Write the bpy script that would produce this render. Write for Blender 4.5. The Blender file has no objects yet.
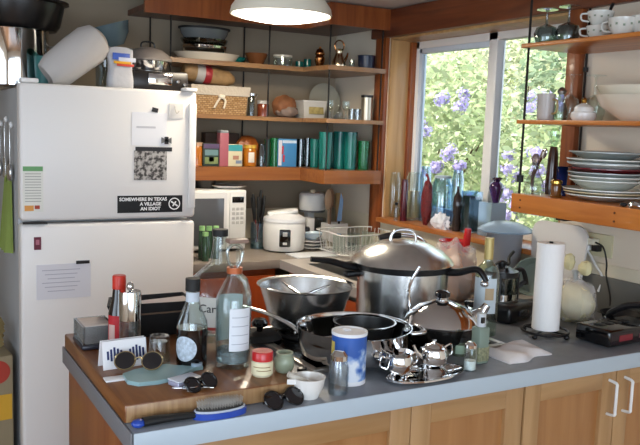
import bpy, bmesh, math, random
from mathutils import Vector, Matrix, Quaternion
R = math.radians
PI = math.pi
random.seed(7)
SC = bpy.context.scene
COL = SC.collection

# ------------------------------------------------------------------ camera
FPX, EYE = 780.0, 1.52
def _cam_axes():
    hz = lambda x: 116.4 + .0361 * x
    v = lambda x, y: Vector((x - 320., 222.5 - y, FPX))
    n = v(0, hz(0)).cross(v(640, hz(640))).normalized()
    if n.y < 0: n = -n
    yy = v(-120, hz(-120)); yy -= n * n.dot(yy); yy.normalize()
    xx = yy.cross(n)
    if xx.x < 0: xx = -xx
    return Matrix((xx, yy, n))
CM = _cam_axes()
cd = bpy.data.cameras.new('camera'); cam = bpy.data.objects.new('camera', cd); COL.objects.link(cam)
cr, cu, cb = CM @ Vector((1, 0, 0)), CM @ Vector((0, 1, 0)), -(CM @ Vector((0, 0, 1)))
mw = Matrix.Identity(4)
for i in range(3):
    mw[i][0], mw[i][1], mw[i][2] = cr[i], cu[i], cb[i]
mw[2][3] = EYE
cam.matrix_world = mw
cd.sensor_width = 36; cd.lens = FPX / 640 * 36; cd.clip_start = .02
SC.camera = cam

# ------------------------------------------------------------------ world, sun, large lights, exposure
SC.view_settings.view_transform = 'Standard'; SC.view_settings.look = 'None'
SC.view_settings.exposure = 0.1; SC.view_settings.gamma = 1; SC.view_settings.use_curve_mapping = False
SC.cycles.use_denoising = True
SC.cycles.max_bounces = 10; SC.cycles.transmission_bounces = 10; SC.cycles.transparent_max_bounces = 16
SC.cycles.caustics_reflective = False; SC.cycles.caustics_refractive = False
W = bpy.data.worlds.new('world'); SC.world = W; W.use_nodes = True
wn = W.node_tree.nodes; bg = wn['Background']
bg.inputs[0].default_value = (.72, .85, 1.0, 1); bg.inputs[1].default_value = 2.8
def light(name, kind, loc, target, energy, color, **kw):
    l = bpy.data.lights.new(name, kind); l.energy = energy; l.color = color
    for k, v in kw.items(): setattr(l, k, v)
    o = bpy.data.objects.new(name, l); COL.objects.link(o); o.location = loc
    d = Vector(target) - Vector(loc); o.rotation_euler = d.to_track_quat('-Z', 'Y').to_euler()
    return o
light('sun', 'SUN', (-4, 2, 9), (3.2, 2.8, 1), 7.0, (1.0, .95, .82), angle=R(1))
# daylight from the room behind the camera; its unseen windows widened to brighten steel
light('daylight_room_window', 'AREA', (-.6, -1.9, 1.35), (1.3, 2.2, .6), 52, (.74, .86, 1.0), shape='RECTANGLE', size=2.4, size_y=1.4)
light('daylight_side_window', 'AREA', (-1.9, 1.2, 1.4), (1.5, 2.2, 1.0), 8, (.8, .88, 1.0), shape='RECTANGLE', size=1.2, size_y=1.2)

# ------------------------------------------------------------------ pixel rays -> points on real surfaces
def ray(px, py): return CM @ Vector((px - 320., 222.5 - py, FPX))
O = Vector((0, 0, EYE))
def onz(px, py, z=.91): d = ray(px, py); return O + d * ((z - EYE) / d.z)
def ony(px, py, y): d = ray(px, py); return O + d * (y / d.y)
def onx(px, py, x): d = ray(px, py); return O + d * (x / d.x)
def mpp(p): return (Vector(p) - O).dot(CM @ Vector((0, 0, 1))) / FPX

# ------------------------------------------------------------------ materials
def lin(c):
    if isinstance(c, str): c = tuple(int(c[i:i + 2], 16) / 255 for i in (0, 2, 4))
    return tuple(((v + .055) / 1.055) ** 2.4 if v > .04045 else v / 12.92 for v in c) + (1,)
MATS = {}
def mat(key, col, rough=.5, metal=0, trans=0, ior=1.45, alpha=1, coat=0, emit=None, es=0, var=0, vscale=8, bump=0, bscale=60, stretch=None, sss=0):
    if key in MATS: return MATS[key]
    m = bpy.data.materials.new(key); m.use_nodes = True; nt = m.node_tree; b = nt.nodes['Principled BSDF']
    b.inputs['Base Color'].default_value = lin(col); b.inputs['Roughness'].default_value = rough
    b.inputs['Metallic'].default_value = metal; b.inputs['Transmission Weight'].default_value = trans
    b.inputs['IOR'].default_value = ior; b.inputs['Alpha'].default_value = alpha; b.inputs['Coat Weight'].default_value = coat
    if emit: b.inputs['Emission Color'].default_value = lin(emit); b.inputs['Emission Strength'].default_value = es
    if var or bump:
        tc = nt.nodes.new('ShaderNodeTexCoord'); mp = nt.nodes.new('ShaderNodeMapping')
        nt.links.new(tc.outputs['Object'], mp.inputs[0])
        if stretch: mp.inputs['Scale'].default_value = stretch
    if var:
        n = nt.nodes.new('ShaderNodeTexNoise'); n.inputs['Scale'].default_value = vscale; n.inputs['Detail'].default_value = 6
        nt.links.new(mp.outputs[0], n.inputs[0])
        r = nt.nodes.new('ShaderNodeValToRGB'); c = lin(col)
        r.color_ramp.elements[0].position = .3; r.color_ramp.elements[1].position = .7
        r.color_ramp.elements[0].color = tuple(v * (1 - var) for v in c[:3]) + (1,)
        r.color_ramp.elements[1].color = tuple(min(1, v * (1 + var)) for v in c[:3]) + (1,)
        nt.links.new(n.outputs[0], r.inputs[0]); nt.links.new(r.outputs[0], b.inputs['Base Color'])
    if bump:
        n2 = nt.nodes.new('ShaderNodeTexNoise'); n2.inputs['Scale'].default_value = bscale; n2.inputs['Detail'].default_value = 4
        nt.links.new(mp.outputs[0], n2.inputs[0])
        bp = nt.nodes.new('ShaderNodeBump'); bp.inputs['Strength'].default_value = bump; bp.inputs['Distance'].default_value = .01
        nt.links.new(n2.outputs[0], bp.inputs['Height']); nt.links.new(bp.outputs[0], b.inputs['Normal'])
    MATS[key] = m; return m
def wood(key, c1, c2, axis=0, scale=3, rough=.38, coat=.15):
    if key in MATS: return MATS[key]
    m = bpy.data.materials.new(key); m.use_nodes = True; nt = m.node_tree; b = nt.nodes['Principled BSDF']
    b.inputs['Roughness'].default_value = rough; b.inputs['Coat Weight'].default_value = coat
    tc = nt.nodes.new('ShaderNodeTexCoord'); mp = nt.nodes.new('ShaderNodeMapping'); nt.links.new(tc.outputs['Object'], mp.inputs[0])
    s = [scale * 9] * 3; s[axis] = scale * .7; mp.inputs['Scale'].default_value = s
    n = nt.nodes.new('ShaderNodeTexNoise'); n.inputs['Scale'].default_value = 1.6; n.inputs['Detail'].default_value = 7; n.inputs['Distortion'].default_value = .8
    nt.links.new(mp.outputs[0], n.inputs[0])
    r = nt.nodes.new('ShaderNodeValToRGB'); e = r.color_ramp.elements
    e[0].position = .32; e[1].position = .68; e[0].color = lin(c1); e[1].color = lin(c2)
    nt.links.new(n.outputs[0], r.inputs[0]); nt.links.new(r.outputs[0], b.inputs['Base Color'])
    bp = nt.nodes.new('ShaderNodeBump'); bp.inputs['Strength'].default_value = .08; bp.inputs['Distance'].default_value = .002
    nt.links.new(n.outputs[0], bp.inputs['Height']); nt.links.new(bp.outputs[0], b.inputs['Normal'])
    MATS[key] = m; return m
def wicker(key):
    m = bpy.data.materials.new(key); m.use_nodes = True; nt = m.node_tree; b = nt.nodes['Principled BSDF']; b.inputs['Roughness'].default_value = .6
    tc = nt.nodes.new('ShaderNodeTexCoord'); k = nt.nodes.new('ShaderNodeTexBrick'); mp = nt.nodes.new('ShaderNodeMapping')
    mp.inputs['Rotation'].default_value = (R(90), 0, 0)
    nt.links.new(tc.outputs['Object'], mp.inputs[0]); nt.links.new(mp.outputs[0], k.inputs[0])
    k.inputs['Color1'].default_value = lin('b59468'); k.inputs['Color2'].default_value = lin('947040'); k.inputs['Mortar'].default_value = lin('6a4420')
    k.inputs['Scale'].default_value = 28; k.inputs['Mortar Size'].default_value = .03
    nt.links.new(k.outputs[0], b.inputs['Base Color']); MATS[key] = m; return m

def thin(key, col, k=.12, rough=.03):
    m = bpy.data.materials.new(key); m.use_nodes = True; nt = m.node_tree; nt.nodes.remove(nt.nodes['Principled BSDF'])
    t = nt.nodes.new('ShaderNodeBsdfTransparent'); g = nt.nodes.new('ShaderNodeBsdfGlossy'); mx = nt.nodes.new('ShaderNodeMixShader')
    lw_ = nt.nodes.new('ShaderNodeLayerWeight'); fr = nt.nodes.new('ShaderNodeMath'); fr.operation = 'POWER'; fr.inputs[1].default_value = 3.5; nt.links.new(lw_.outputs['Facing'], fr.inputs[0]); ad = nt.nodes.new('ShaderNodeMath'); ad.operation = 'ADD'; ad.inputs[1].default_value = k; ad.use_clamp = True
    t.inputs[0].default_value = lin(col); g.inputs[0].default_value = (.95, .98, 1, 1); g.inputs['Roughness'].default_value = rough
    nt.links.new(fr.outputs[0], ad.inputs[0]); nt.links.new(ad.outputs[0], mx.inputs[0]); nt.links.new(t.outputs[0], mx.inputs[1]); nt.links.new(g.outputs[0], mx.inputs[2])
    nt.links.new(mx.outputs[0], nt.nodes['Material Output'].inputs[0]); MATS[key] = m; return m
STEEL = mat('brushed_steel', 'd8d9d8', .27, 1, var=.08, vscale=40, stretch=(1, 1, .1))
STEELP = mat('polished_steel', 'dcdcdc', .07, 1)
STEELD = mat('dull_steel', 'a8a8a4', .38, 1)
CHROME = mat('chrome', 'e8e8e8', .05, 1)
COPPER = mat('copper', 'c98a55', .18, 1)
BRASS = mat('brass', 'c9a050', .2, 1)
BLACK = mat('black_plastic', '141416', .3)
BLACKM = mat('black_matte', '1a1a1a', .6)
BLACKG = mat('black_gloss', '0a0a0c', .06, coat=.5)
WHITE = mat('white_plastic', 'e8e8e6', .35)
PAPER = mat('white_paper', 'eeeef0', .7)
CERAM = mat('white_ceramic', 'e9e7e2', .15, coat=.4)
CREAM = mat('cream_ceramic', 'e3d9c4', .2, coat=.3)
GLASS = thin('clear_glass', 'f7fbfa', .05)
GLASSG = thin('green_tint_glass', 'e2f0e6', .1)
GLASST = mat('teal_glass', '1f8a80', .06, 0, .45, 1.3, coat=.3)
GLASSB = thin('blue_tint_glass', 'dcebf6', .14, .12)
GLASSK = thin('grey_glass', 'c4cccc', .09)
PLASTC = thin('clear_plastic', 'e8ecee', .12, .15)
HAZEP = mat('translucent_plastic', 'dcdad8', .45, 0, .35, 1.3, sss=.2)
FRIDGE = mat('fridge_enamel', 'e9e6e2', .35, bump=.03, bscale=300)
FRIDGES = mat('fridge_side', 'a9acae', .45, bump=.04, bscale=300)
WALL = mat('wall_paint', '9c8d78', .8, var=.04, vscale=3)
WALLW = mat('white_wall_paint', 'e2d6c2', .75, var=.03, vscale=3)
CEIL = mat('ceiling_paint', 'd8d6d4', .85)
TILE = mat('cream_backsplash', 'ddd3ba', .4, var=.05, vscale=5)
CTOP = mat('grey_laminate', '7d8187', .36, var=.08, vscale=30)
CEDGE = mat('daylit_laminate_edge', 'b2c0ca', .4)  # paler, bluer than the top: daylight on the front edge put into its colour
CBACK = mat('taupe_laminate', '8d8379', .35, var=.05, vscale=30)
W_SHELF = wood('orange_shelf_wood', '844c24', '9e6432', 0, 2.2)
W_SHELFY = wood('orange_shelf_wood_lengthwise', 'b5641f', 'd07f33', 1, 2.2)
W_BACKS = wood('golden_shelf_wood', '7d5835', 'a0784e', 0, 2.2)
W_TRIM = wood('red_brown_trim_wood', '7c3d1b', 'a05a2c', 2, 2.0)
W_TRIMY = wood('red_brown_trim_wood_long', '5f2d18', '7f4424', 1, 2.0)
W_JAMB = wood('pale_jamb_wood', 'b98f5c', 'd0a874', 2, 1.5)
W_CAB = wood('maple_cabinet', 'a0784c', 'b68f62', 2, 1.6)
W_CABX = wood('maple_rail', 'a0784c', 'b68f62', 0, 1.6)
W_PANEL = wood('amber_panel', '9c6a3c', 'ad7c4c', 2, 1.6)
W_END = wood('orange_end_panel', '7c4220', '945a30', 2, 1.2)
W_RED = wood('red_base_cabinet', '8e3a14', 'a84c1e', 2, 1.4)
W_BLOCK = wood('butcher_block_wood', '6a3e1e', '8c5a30', 1, 2.4, .35)
W_BOARD = wood('cutting_board_wood', 'b08a55', 'caa673', 2, 2)
W_DARK = wood('dark_beam_wood', '4a2416', '6a3620', 0, 2)

# ------------------------------------------------------------------ mesh building
class MB:
    def __init__(s): s.v = []; s.f = []
    def add(s, vs, fs):
        n = len(s.v); s.v += [Vector(p) for p in vs]; s.f += [tuple(i + n for i in f) for f in fs]; return s
    def box(s, c, d, bev=0, rot=None, seg=2):
        b = bmesh.new(); bmesh.ops.create_cube(b, size=1)
        bmesh.ops.scale(b, vec=d, verts=b.verts)
        if bev: bmesh.ops.bevel(b, geom=b.edges[:], offset=min(bev, min(d) * .45), segments=seg, affect='EDGES', profile=.5)
        m = Matrix.Translation(c) @ (rot.to_4x4() if rot else Matrix.Identity(4))
        bmesh.ops.transform(b, matrix=m, verts=b.verts); b.verts.index_update()
        s.add([v.co.copy() for v in b.verts], [[v.index for v in f.verts] for f in b.faces]); b.free(); return s
    def lathe(s, prof, seg=32, c=(0, 0, 0), rot=None, sx=1, sy=1, fn=None, closed=False):
        vs = []; fs = []; ring = []
        for r, z in prof:
            if r < 1e-6:
                ring.append([len(vs)]); vs.append(Vector((0, 0, z)))
            else:
                ids = []
                for i in range(seg):
                    a = 2 * PI * i / seg; rr = r * (fn(a, z) if fn else 1)
                    ids.append(len(vs)); vs.append(Vector((rr * math.cos(a) * sx, rr * math.sin(a) * sy, z)))
                ring.append(ids)
        pr = list(zip(ring, ring[1:])) + ([(ring[-1], ring[0])] if closed else [])
        for a, b in pr:
            if len(a) == 1 and len(b) == 1: continue
            for i in range(seg):
                j = (i + 1) % seg
                if len(a) == 1: fs.append((a[0], b[j], b[i]))
                elif len(b) == 1: fs.append((a[i], a[j], b[0]))
                else: fs.append((a[i], a[j], b[j], b[i]))
        if rot: vs = [rot @ v for v in vs]
        s.add([v + Vector(c) for v in vs], fs); return s
    def tube(s, pts, r, seg=8, smooth=True, close=False, cap=True, sub=6, flat=1):
        P = [Vector(p) for p in pts]; rr = r if isinstance(r, (list, tuple)) else [r] * len(P)
        if smooth and len(P) > 2:
            Q = []; Rr = []; n = len(P); rng = range(n if close else n - 1)
            for i in rng:
                if close: a, b, c, d = P[i - 1], P[i], P[(i + 1) % n], P[(i + 2) % n]
                else: a, b, c, d = P[max(i - 1, 0)], P[i], P[i + 1], P[min(i + 2, n - 1)]
                for k in range(sub):
                    t = k / sub
                    Q.append(.5 * ((2 * b) + (c - a) * t + (2 * a - 5 * b + 4 * c - d) * t * t + (3 * b - a - 3 * c + d) * t ** 3))
                    Rr.append(rr[i] * (1 - t) + rr[(i + 1) % n] * t)
            if not close: Q.append(P[-1]); Rr.append(rr[-1])
            P, rr = Q, Rr
        n = len(P); up = None; rings = []; vs = []
        for i, p in enumerate(P):
            t = (P[(i + 1) % n] - P[i - 1]) if close else (P[min(i + 1, n - 1)] - P[max(i - 1, 0)])
            if t.length < 1e-9: t = Vector((0, 0, 1))
            t.normalize()
            if up is None: up = Vector((0, 0, 1)) if abs(t.z) < .9 else Vector((1, 0, 0))
            x = t.cross(up)
            if x.length < 1e-6: x = t.orthogonal()
            x.normalize(); up = x.cross(t).normalized()
            ids = []
            for k in range(seg):
                a = 2 * PI * k / seg; ids.append(len(vs)); vs.append(p + (x * math.cos(a) + up * math.sin(a) * flat) * rr[i])
            rings.append(ids)
        fs = []
        for i in range(n if close else n - 1):
            A, B = rings[i], rings[(i + 1) % n]
            for k in range(seg): fs.append((A[k], A[(k + 1) % seg], B[(k + 1) % seg], B[k]))
        if cap and not close: fs.append(tuple(rings[0][::-1])); fs.append(tuple(rings[-1]))
        s.add(vs, fs); return s
    def prism(s, pts, z0, z1, m=None):
        n = len(pts); vs = [Vector((x, y, z0)) for x, y in pts] + [Vector((x, y, z1)) for x, y in pts]
        fs = [tuple(range(n))[::-1], tuple(range(n, 2 * n))] + [(i, (i + 1) % n, (i + 1) % n + n, i + n) for i in range(n)]
        if m: vs = [m @ v for v in vs]
        s.add(vs, fs); return s
    def blob(s, c, d, seg=20, rings=12, noise=0, nf=3, seed=0, rot=None, zmin=None):
        rnd = random.Random(seed); ph = [rnd.uniform(0, 6.28) for _ in range(6)]
        vs = []; fs = []
        for i in range(rings + 1):
            th = PI * i / rings
            for k in range(seg):
                a = 2 * PI * k / seg
                q = Vector((math.sin(th) * math.cos(a), math.sin(th) * math.sin(a), math.cos(th)))
                w = 1 + noise * (math.sin(nf * q.x * 2 + ph[0]) * math.sin(nf * q.y * 2 + ph[1]) + .6 * math.sin(nf * 2.3 * q.z + ph[2]) * math.sin(nf * 1.9 * q.x + ph[3]) + .4 * math.sin(nf * 4 * q.y + ph[4]))
                p = Vector((q.x * d[0] * w, q.y * d[1] * w, q.z * d[2] * w))
                if rot: p = rot @ p
                if zmin is not None: p.z = max(p.z, zmin - c[2])
                vs.append(p + Vector(c))
        for i in range(rings):
            for k in range(seg):
                fs.append((i * seg + k, (i + 1) * seg + k, (i + 1) * seg + (k + 1) % seg, i * seg + (k + 1) % seg))
        s.add(vs, fs); return s
    def build(s, name, m, parent=None, ang=38, loc=None, rotz=0):
        me = bpy.data.meshes.new(name); me.from_pydata([tuple(v) for v in s.v], [], s.f)
        b = bmesh.new(); b.from_mesh(me); bmesh.ops.remove_doubles(b, verts=b.verts, dist=1e-6)
        bmesh.ops.recalc_face_normals(b, faces=b.faces)
        for e in b.edges:
            e.smooth = len(e.link_faces) != 2 or e.calc_face_angle(0) < R(ang)
        for f in b.faces: f.smooth = True
        b.to_mesh(me); b.free(); me.materials.append(m)
        o = bpy.data.objects.new(name, me); COL.objects.link(o)
        if parent: o.parent = parent
        if loc is not None: o.location = loc
        o.rotation_euler.z = rotz
        return o
def tag(o, label, cat, group=None, kind=None):
    o['label'] = label; o['category'] = cat
    if group: o['group'] = group
    if kind: o['kind'] = kind
    return o
def thing(name, label, cat, loc=(0, 0, 0), rz=0, group=None, rot=None):
    o = bpy.data.objects.new(name, None); COL.objects.link(o); o.empty_display_size = .05
    o.location = loc; o.rotation_euler = rot if rot else (0, 0, rz)
    return tag(o, label, cat, group)
def struct(name, mb, m):
    o = mb.build(name, m); o['kind'] = 'structure'; return o
def dup(root, loc=None, rz=None, label=None, group=None):
    r = root.copy(); COL.objects.link(r)
    if loc is not None: r.location = loc
    if rz is not None: r.rotation_euler.z = rz
    if label: r['label'] = label
    if group: r['group'] = group
    for ch in root.children:
        c = ch.copy(); COL.objects.link(c); c.parent = r
        for g in ch.children:
            d = g.copy(); COL.objects.link(d); d.parent = c
    return r
FONT = None
def textmesh(name, body, size, m, parent, mtx, align='CENTER', bold=0):
    cu = bpy.data.curves.new(name, 'FONT'); cu.body = body; cu.size = size; cu.align_x = align; cu.align_y = 'CENTER'; cu.extrude = .0003; cu.offset = bold
    o = bpy.data.objects.new(name, cu); COL.objects.link(o)
    dg = bpy.context.evaluated_depsgraph_get(); me = bpy.data.meshes.new_from_object(o.evaluated_get(dg))
    bpy.data.objects.remove(o); me.transform(mtx); me.materials.clear(); me.materials.append(m)
    q = bpy.data.objects.new(name, me); COL.objects.link(q)
    if parent: q.parent = parent
    return q
FACE = Matrix.Rotation(R(90), 4, 'X')   # text facing -Y
def shell(ro, t, z0, z1, bot=None):
    """closed-wall open vessel profile: outer up, inner down"""
    bot = bot or t
    return [(0, z0), (ro, z0), (ro, z1), (ro - t, z1), (ro - t, z0 + bot), (0, z0 + bot)]
def walls(pr, t):
    """thicken an outer profile (from axis bottom to rim) into a vessel"""
    inner = []
    for i in range(len(pr) - 1, -1, -1):
        r, z = pr[i]; inner.append((max(r - t, 0), z + (t if i < 2 else 0)))
    return pr + inner
def arc(r, z0, z1, a0, a1, n=12, th=.0006):
    m = MB(); vs = []; fs = []
    for i in range(n + 1):
        a = R(a0 + (a1 - a0) * i / n)
        for q in (r, r + th):
            for z in (z0, z1): vs.append(Vector((q * math.cos(a), q * math.sin(a), z)))
    for i in range(n):
        b = i * 4; c = b + 4; fs += [(b + 2, c + 2, c + 3, b + 3), (b, b + 1, c + 1, c), (b + 1, b + 3, c + 3, c + 1), (b, c, c + 2, b + 2)]
    fs += [(0, 2, 3, 1), (n * 4, n * 4 + 1, n * 4 + 3, n * 4 + 2)]
    return m.add(vs, fs)
def cama(x, y): return math.degrees(math.atan2(-y, -x))
def LT(name, label, cat, prof, m, loc, group=None, seg=32, **kw):
    o = MB().lathe(prof, seg, **kw).build(name, m, loc=loc); return tag(o, label, cat, group)

# ================================================================== THE ROOM
CZ = .91
XW, YB, ZC = 2.21, 3.80, 2.11      # window wall, back wall, ceiling
WY0, WY1, WZ0, WZ1 = 2.086, 3.27, 1.085, 1.975
struct('floor', MB().box((0, 1.2, -.02), (5.2, 6.6, .04)), wood('floor_boards', '6d4a30', '8a6444', 1, 1))
struct('ceiling', MB().box((.0, 1.2, ZC + .03), (5.2, 6.6, .06)), CEIL)
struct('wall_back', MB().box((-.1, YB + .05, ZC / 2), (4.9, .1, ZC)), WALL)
wl = MB(); T = .15
wl.box((XW + T / 2, (-2.1 + WY0) / 2, ZC / 2), (T, WY0 + 2.1, ZC)); wl.box((XW + T / 2, (WY1 + YB + .1) / 2, ZC / 2), (T, YB + .1 - WY1, ZC))
wl.box((XW + T / 2, (WY0 + WY1) / 2, WZ0 / 2 - .01), (T, WY1 - WY0, WZ0 - .02)); wl.box((XW + T / 2, (WY0 + WY1) / 2, (WZ1 + ZC) / 2), (T, WY1 - WY0, ZC - WZ1))
struct('wall_right', wl, WALLW)
lw = MB(); lw.box((-2.45, 2.9, ZC / 2), (.1, 1.9, ZC)); lw.box((-2.45, -1.7, ZC / 2), (.1, .9, ZC)); lw.box((-2.45, .35, .35), (.1, 3.2, .7)); lw.box((-2.45, .35, ZC - .05), (.1, 3.2, .1))  # unseen wall, its opening widened so the steel reflects bright sky
struct('wall_left', lw, WALLW)
fw = MB(); fw.box((0, -2.15, .2), (4.9, .1, .4)); fw.box((2.0, -2.15, 1.2), (.5, .1, 1.6)); fw.box((-2.2, -2.15, 1.2), (.5, .1, 1.6)); fw.box((0, -2.15, ZC - .05), (4.9, .1, .1)); fw.box((0, -2.15, 1.2), (.08, .08, 1.6))  # unseen too, opened wide for sky reflections in the pots
struct('wall_front', fw, WALLW)
# window wall trims
tr = MB().box((XW - .012, 3.32, (1.0 + ZC) / 2), (.024, .09, ZC - 1.0), .003)
struct('trim_1', tr, W_TRIM)
struct('trim_2', MB().box((XW - .014, 2.056, (1.25 + ZC) / 2), (.028, .062, ZC - 1.25), .003), W_TRIM)
struct('trim_3', MB().box((XW - .016, 2.40, (WZ1 + ZC) / 2 - .004), (.034, 2.0, ZC - WZ1 - .004), .004), W_TRIMY)
struct('trim_4', MB().box((XW + .052, (WY0 + WY1) / 2, WZ0 - .012), (.19, WY1 - WY0 - .002, .022), .003), wood('sill_wood', 'a8632c', 'c48044', 1, 2))
struct('trim_5', MB().box((XW + .075, WY1 - .006, (WZ0 + WZ1) / 2), (.148, .012, WZ1 - WZ0), .001), W_JAMB)
struct('trim_6', MB().box((XW + .075, (WY0 + WY1) / 2, WZ1 - .006), (.148, WY1 - WY0 - .03, .012), .001), W_JAMB)
struct('trim_7', MB().box((XW + .075, WY0 + .006, (WZ0 + WZ1) / 2), (.148, .012, WZ1 - WZ0), .001), W_JAMB)
struct('wall_backsplash', MB().box((XW - .004, 2.66, 1.0), (.008, 2.2, .165)).box((1.7, YB - .004, 1.0), (1.0, .008, .16)), TILE)
struct('trim_8', MB().box((XW + .125, WY1 - .02, (WZ0 + WZ1) / 2), (.03, .02, WZ1 - WZ0 - .03), .001), W_TRIM)
# window
XG = XW + .165
wb = MB(); mid = onx(493, 120, XG).y
y0, y1, z0, z1 = WY0 + .012, WY1 - .012, WZ0, WZ1 - .012
for (a, b, c, d) in ((y0, y1, z0, z0 + .045), (y0, y1, z1 - .035, z1), (y0, y0 + .04, z0, z1), (y1 - .04, y1, z0, z1), (mid - .028, mid + .028, z0, z1)):
    wb.box((XG, (a + b) / 2, (c + d) / 2), (.05, b - a, d - c), .003)
wf = struct('window_1', wb, mat('window_vinyl', 'f4f4f2', .4))
MB().box((XG + .012, (y0 + mid) / 2, (z0 + z1) / 2), (.004, mid - y0 - .05, z1 - z0 - .07)).build('pane', mat('window_glass', 'ffffff', 0, 0, 1, 1.01), wf)
MB().box((XG - .008, (y1 + mid) / 2, (z0 + z1) / 2), (.004, y1 - mid - .05, z1 - z0 - .07)).build('pane', MATS['window_glass'], wf)
sb = MB()
for (a, b, c, d) in ((mid + .028, y1 - .04, z0 + .045, z0 + .07), (mid + .028, y1 - .04, z1 - .06, z1 - .035), (y1 - .062, y1 - .04, z0 + .04, z1 - .03)):
    sb.box((XG - .008, (a + b) / 2, (c + d) / 2), (.03, b - a, d - c), .002)
sb.build('sash', mat('window_sash_blue_white', 'dce8f4', .4), wf)

# ---- outdoors
struct('ground', MB().box((9, 6, -.05), (13.0, 22, .1)), mat('garden_soil', '55603c', .9, var=.3))
def leafmat(key, c, t=.5):
    m = bpy.data.materials.new(key); m.use_nodes = True; nt = m.node_tree; nt.nodes.remove(nt.nodes['Principled BSDF'])
    d = nt.nodes.new('ShaderNodeBsdfDiffuse'); tl = nt.nodes.new('ShaderNodeBsdfTranslucent'); mx = nt.nodes.new('ShaderNodeMixShader')
    oi = nt.nodes.new('ShaderNodeNewGeometry'); r = nt.nodes.new('ShaderNodeHueSaturation')
    ma = nt.nodes.new('ShaderNodeMapRange'); ma.inputs[3].default_value = .55; ma.inputs[4].default_value = 1.35
    nt.links.new(oi.outputs['Random Per Island'], ma.inputs[0]); nt.links.new(ma.outputs[0], r.inputs['Value'])
    r.inputs['Color'].default_value = lin(c)
    for q in (d, tl): nt.links.new(r.outputs[0], q.inputs[0])
    mx.inputs[0].default_value = t; nt.links.new(d.outputs[0], mx.inputs[1]); nt.links.new(tl.outputs[0], mx.inputs[2])
    nt.links.new(mx.outputs[0], nt.nodes['Material Output'].inputs[0]); return m
LEAF = [leafmat('leaf_green', 'c6d0a4'), leafmat('leaf_yellow', 'e8eacc'), leafmat('leaf_dark', 'a6b698')]  # colours paled: the overexposed light outdoors is put into the leaves
BLOS = leafmat('lavender_petals', 'cfc4ec')
def leaves(mb, c, d, n, size, rnd, hollow=.5):
    for _ in range(n):
        while 1:
            q = Vector((rnd.uniform(-1, 1), rnd.uniform(-1, 1), rnd.uniform(-1, 1)))
            if hollow < q.length < 1: break
        p = Vector((c[0] + q.x * d[0], c[1] + q.y * d[1], c[2] + q.z * d[2]))
        if p.z < .02: continue
        a = Vector((rnd.uniform(-1, 1), rnd.uniform(-1, 1), rnd.uniform(-.7, .4))).normalized(); b = a.orthogonal().normalized()
        b = Quaternion(a, rnd.uniform(0, 6.28)) @ b; L = size * rnd.uniform(.6, 1.3); w = L * .24; nn = a.cross(b) * L * .12
        mb.add([p, p + a * L * .5 + b * w + nn, p + a * L, p + a * L * .5 - b * w + nn], [(0, 1, 2, 3)])
def shrub(name, label, loc, d, n, size, mi, nbl, seed):
    rnd = random.Random(seed); t = thing(name, label, 'tree' if 'tree' in name else 'shrub', loc, 0, 'trees far beyond the window' if 'tree' in name else 'shrubs outside the window')
    m = MB(); zc = d[2] + .05
    leaves(m, (0, 0, zc), d, n, size, rnd); m.build('foliage', LEAF[mi], t)
    st = MB()
    for k in range(9):
        a = rnd.uniform(0, 6.28); q = Vector((math.cos(a) * d[0] * .6, math.sin(a) * d[1] * .6, zc * 1.2))
        st.tube([(0, 0, 0), (q.x * .4, q.y * .4, zc * .6), q], [.025, .016, .006], 6)
    st.build('stem', mat('bark', '5c4a38', .9), t)
    if nbl:
        b = MB()
        for k in range(nbl):
            a = rnd.uniform(PI * .6, PI * 1.4); h = rnd.uniform(-.6, .7)
            q = Vector((math.cos(a) * d[0] * math.sqrt(1 - h * h), math.sin(a) * d[1] * math.sqrt(1 - h * h), zc + h * d[2])) * 1.0
            for j in range(38):
                v = Vector((rnd.gauss(0, 1), rnd.gauss(0, 1), rnd.gauss(0, 1))).normalized(); p = q + v * rnd.uniform(.02, .055)
                u = v.orthogonal().normalized() * .016; w = v.cross(u)
                b.add([p - u, p + w + v * .01, p + u, p - w + v * .01], [(0, 1, 2, 3)])
        b.build('blossom', BLOS, t)
    return t
shrub('flowering_shrub', 'lavender-flowered bush filling the left window pane', (4.2, 5.75, 0), (.8, 1.15, 1.15), 8000, .085, 0, 110, 3)
shrub('flowering_shrub', 'lavender-flowered bush behind the purple vase and right pane', (4.6, 3.85, 0), (.8, .75, 1.08), 6500, .08, 0, 60, 4)
shrub('garden_shrub', 'tall yellow-green bush behind the left window pane', (6.5, 9.3, 0), (1.3, 1.5, 1.9), 6500, .12, 1, 0, 5)
shrub('garden_shrub', 'darker green bush seen behind the hanging wine glasses', (6.9, 5.6, 0), (1.1, 1.4, 1.8), 6500, .12, 2, 0, 6)
shrub('garden_shrub', 'yellow-green bush behind the middle bar of the window', (7.0, 7.5, 0), (1.1, 1.2, 1.8), 5500, .12, 1, 0, 9)
for k_, (x_, y_) in enumerate(((9.8, 13.6), (9.9, 11.3), (10.0, 9.2), (10.1, 7.1))):
    shrub('hedge_tree', 'pale green tall tree in the row furthest beyond the window', (x_, y_, 0), (1.4, 1.5, 2.7), 5200, .2, (1, 0, 1, 0)[k_], 0, 20 + k_)
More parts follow.
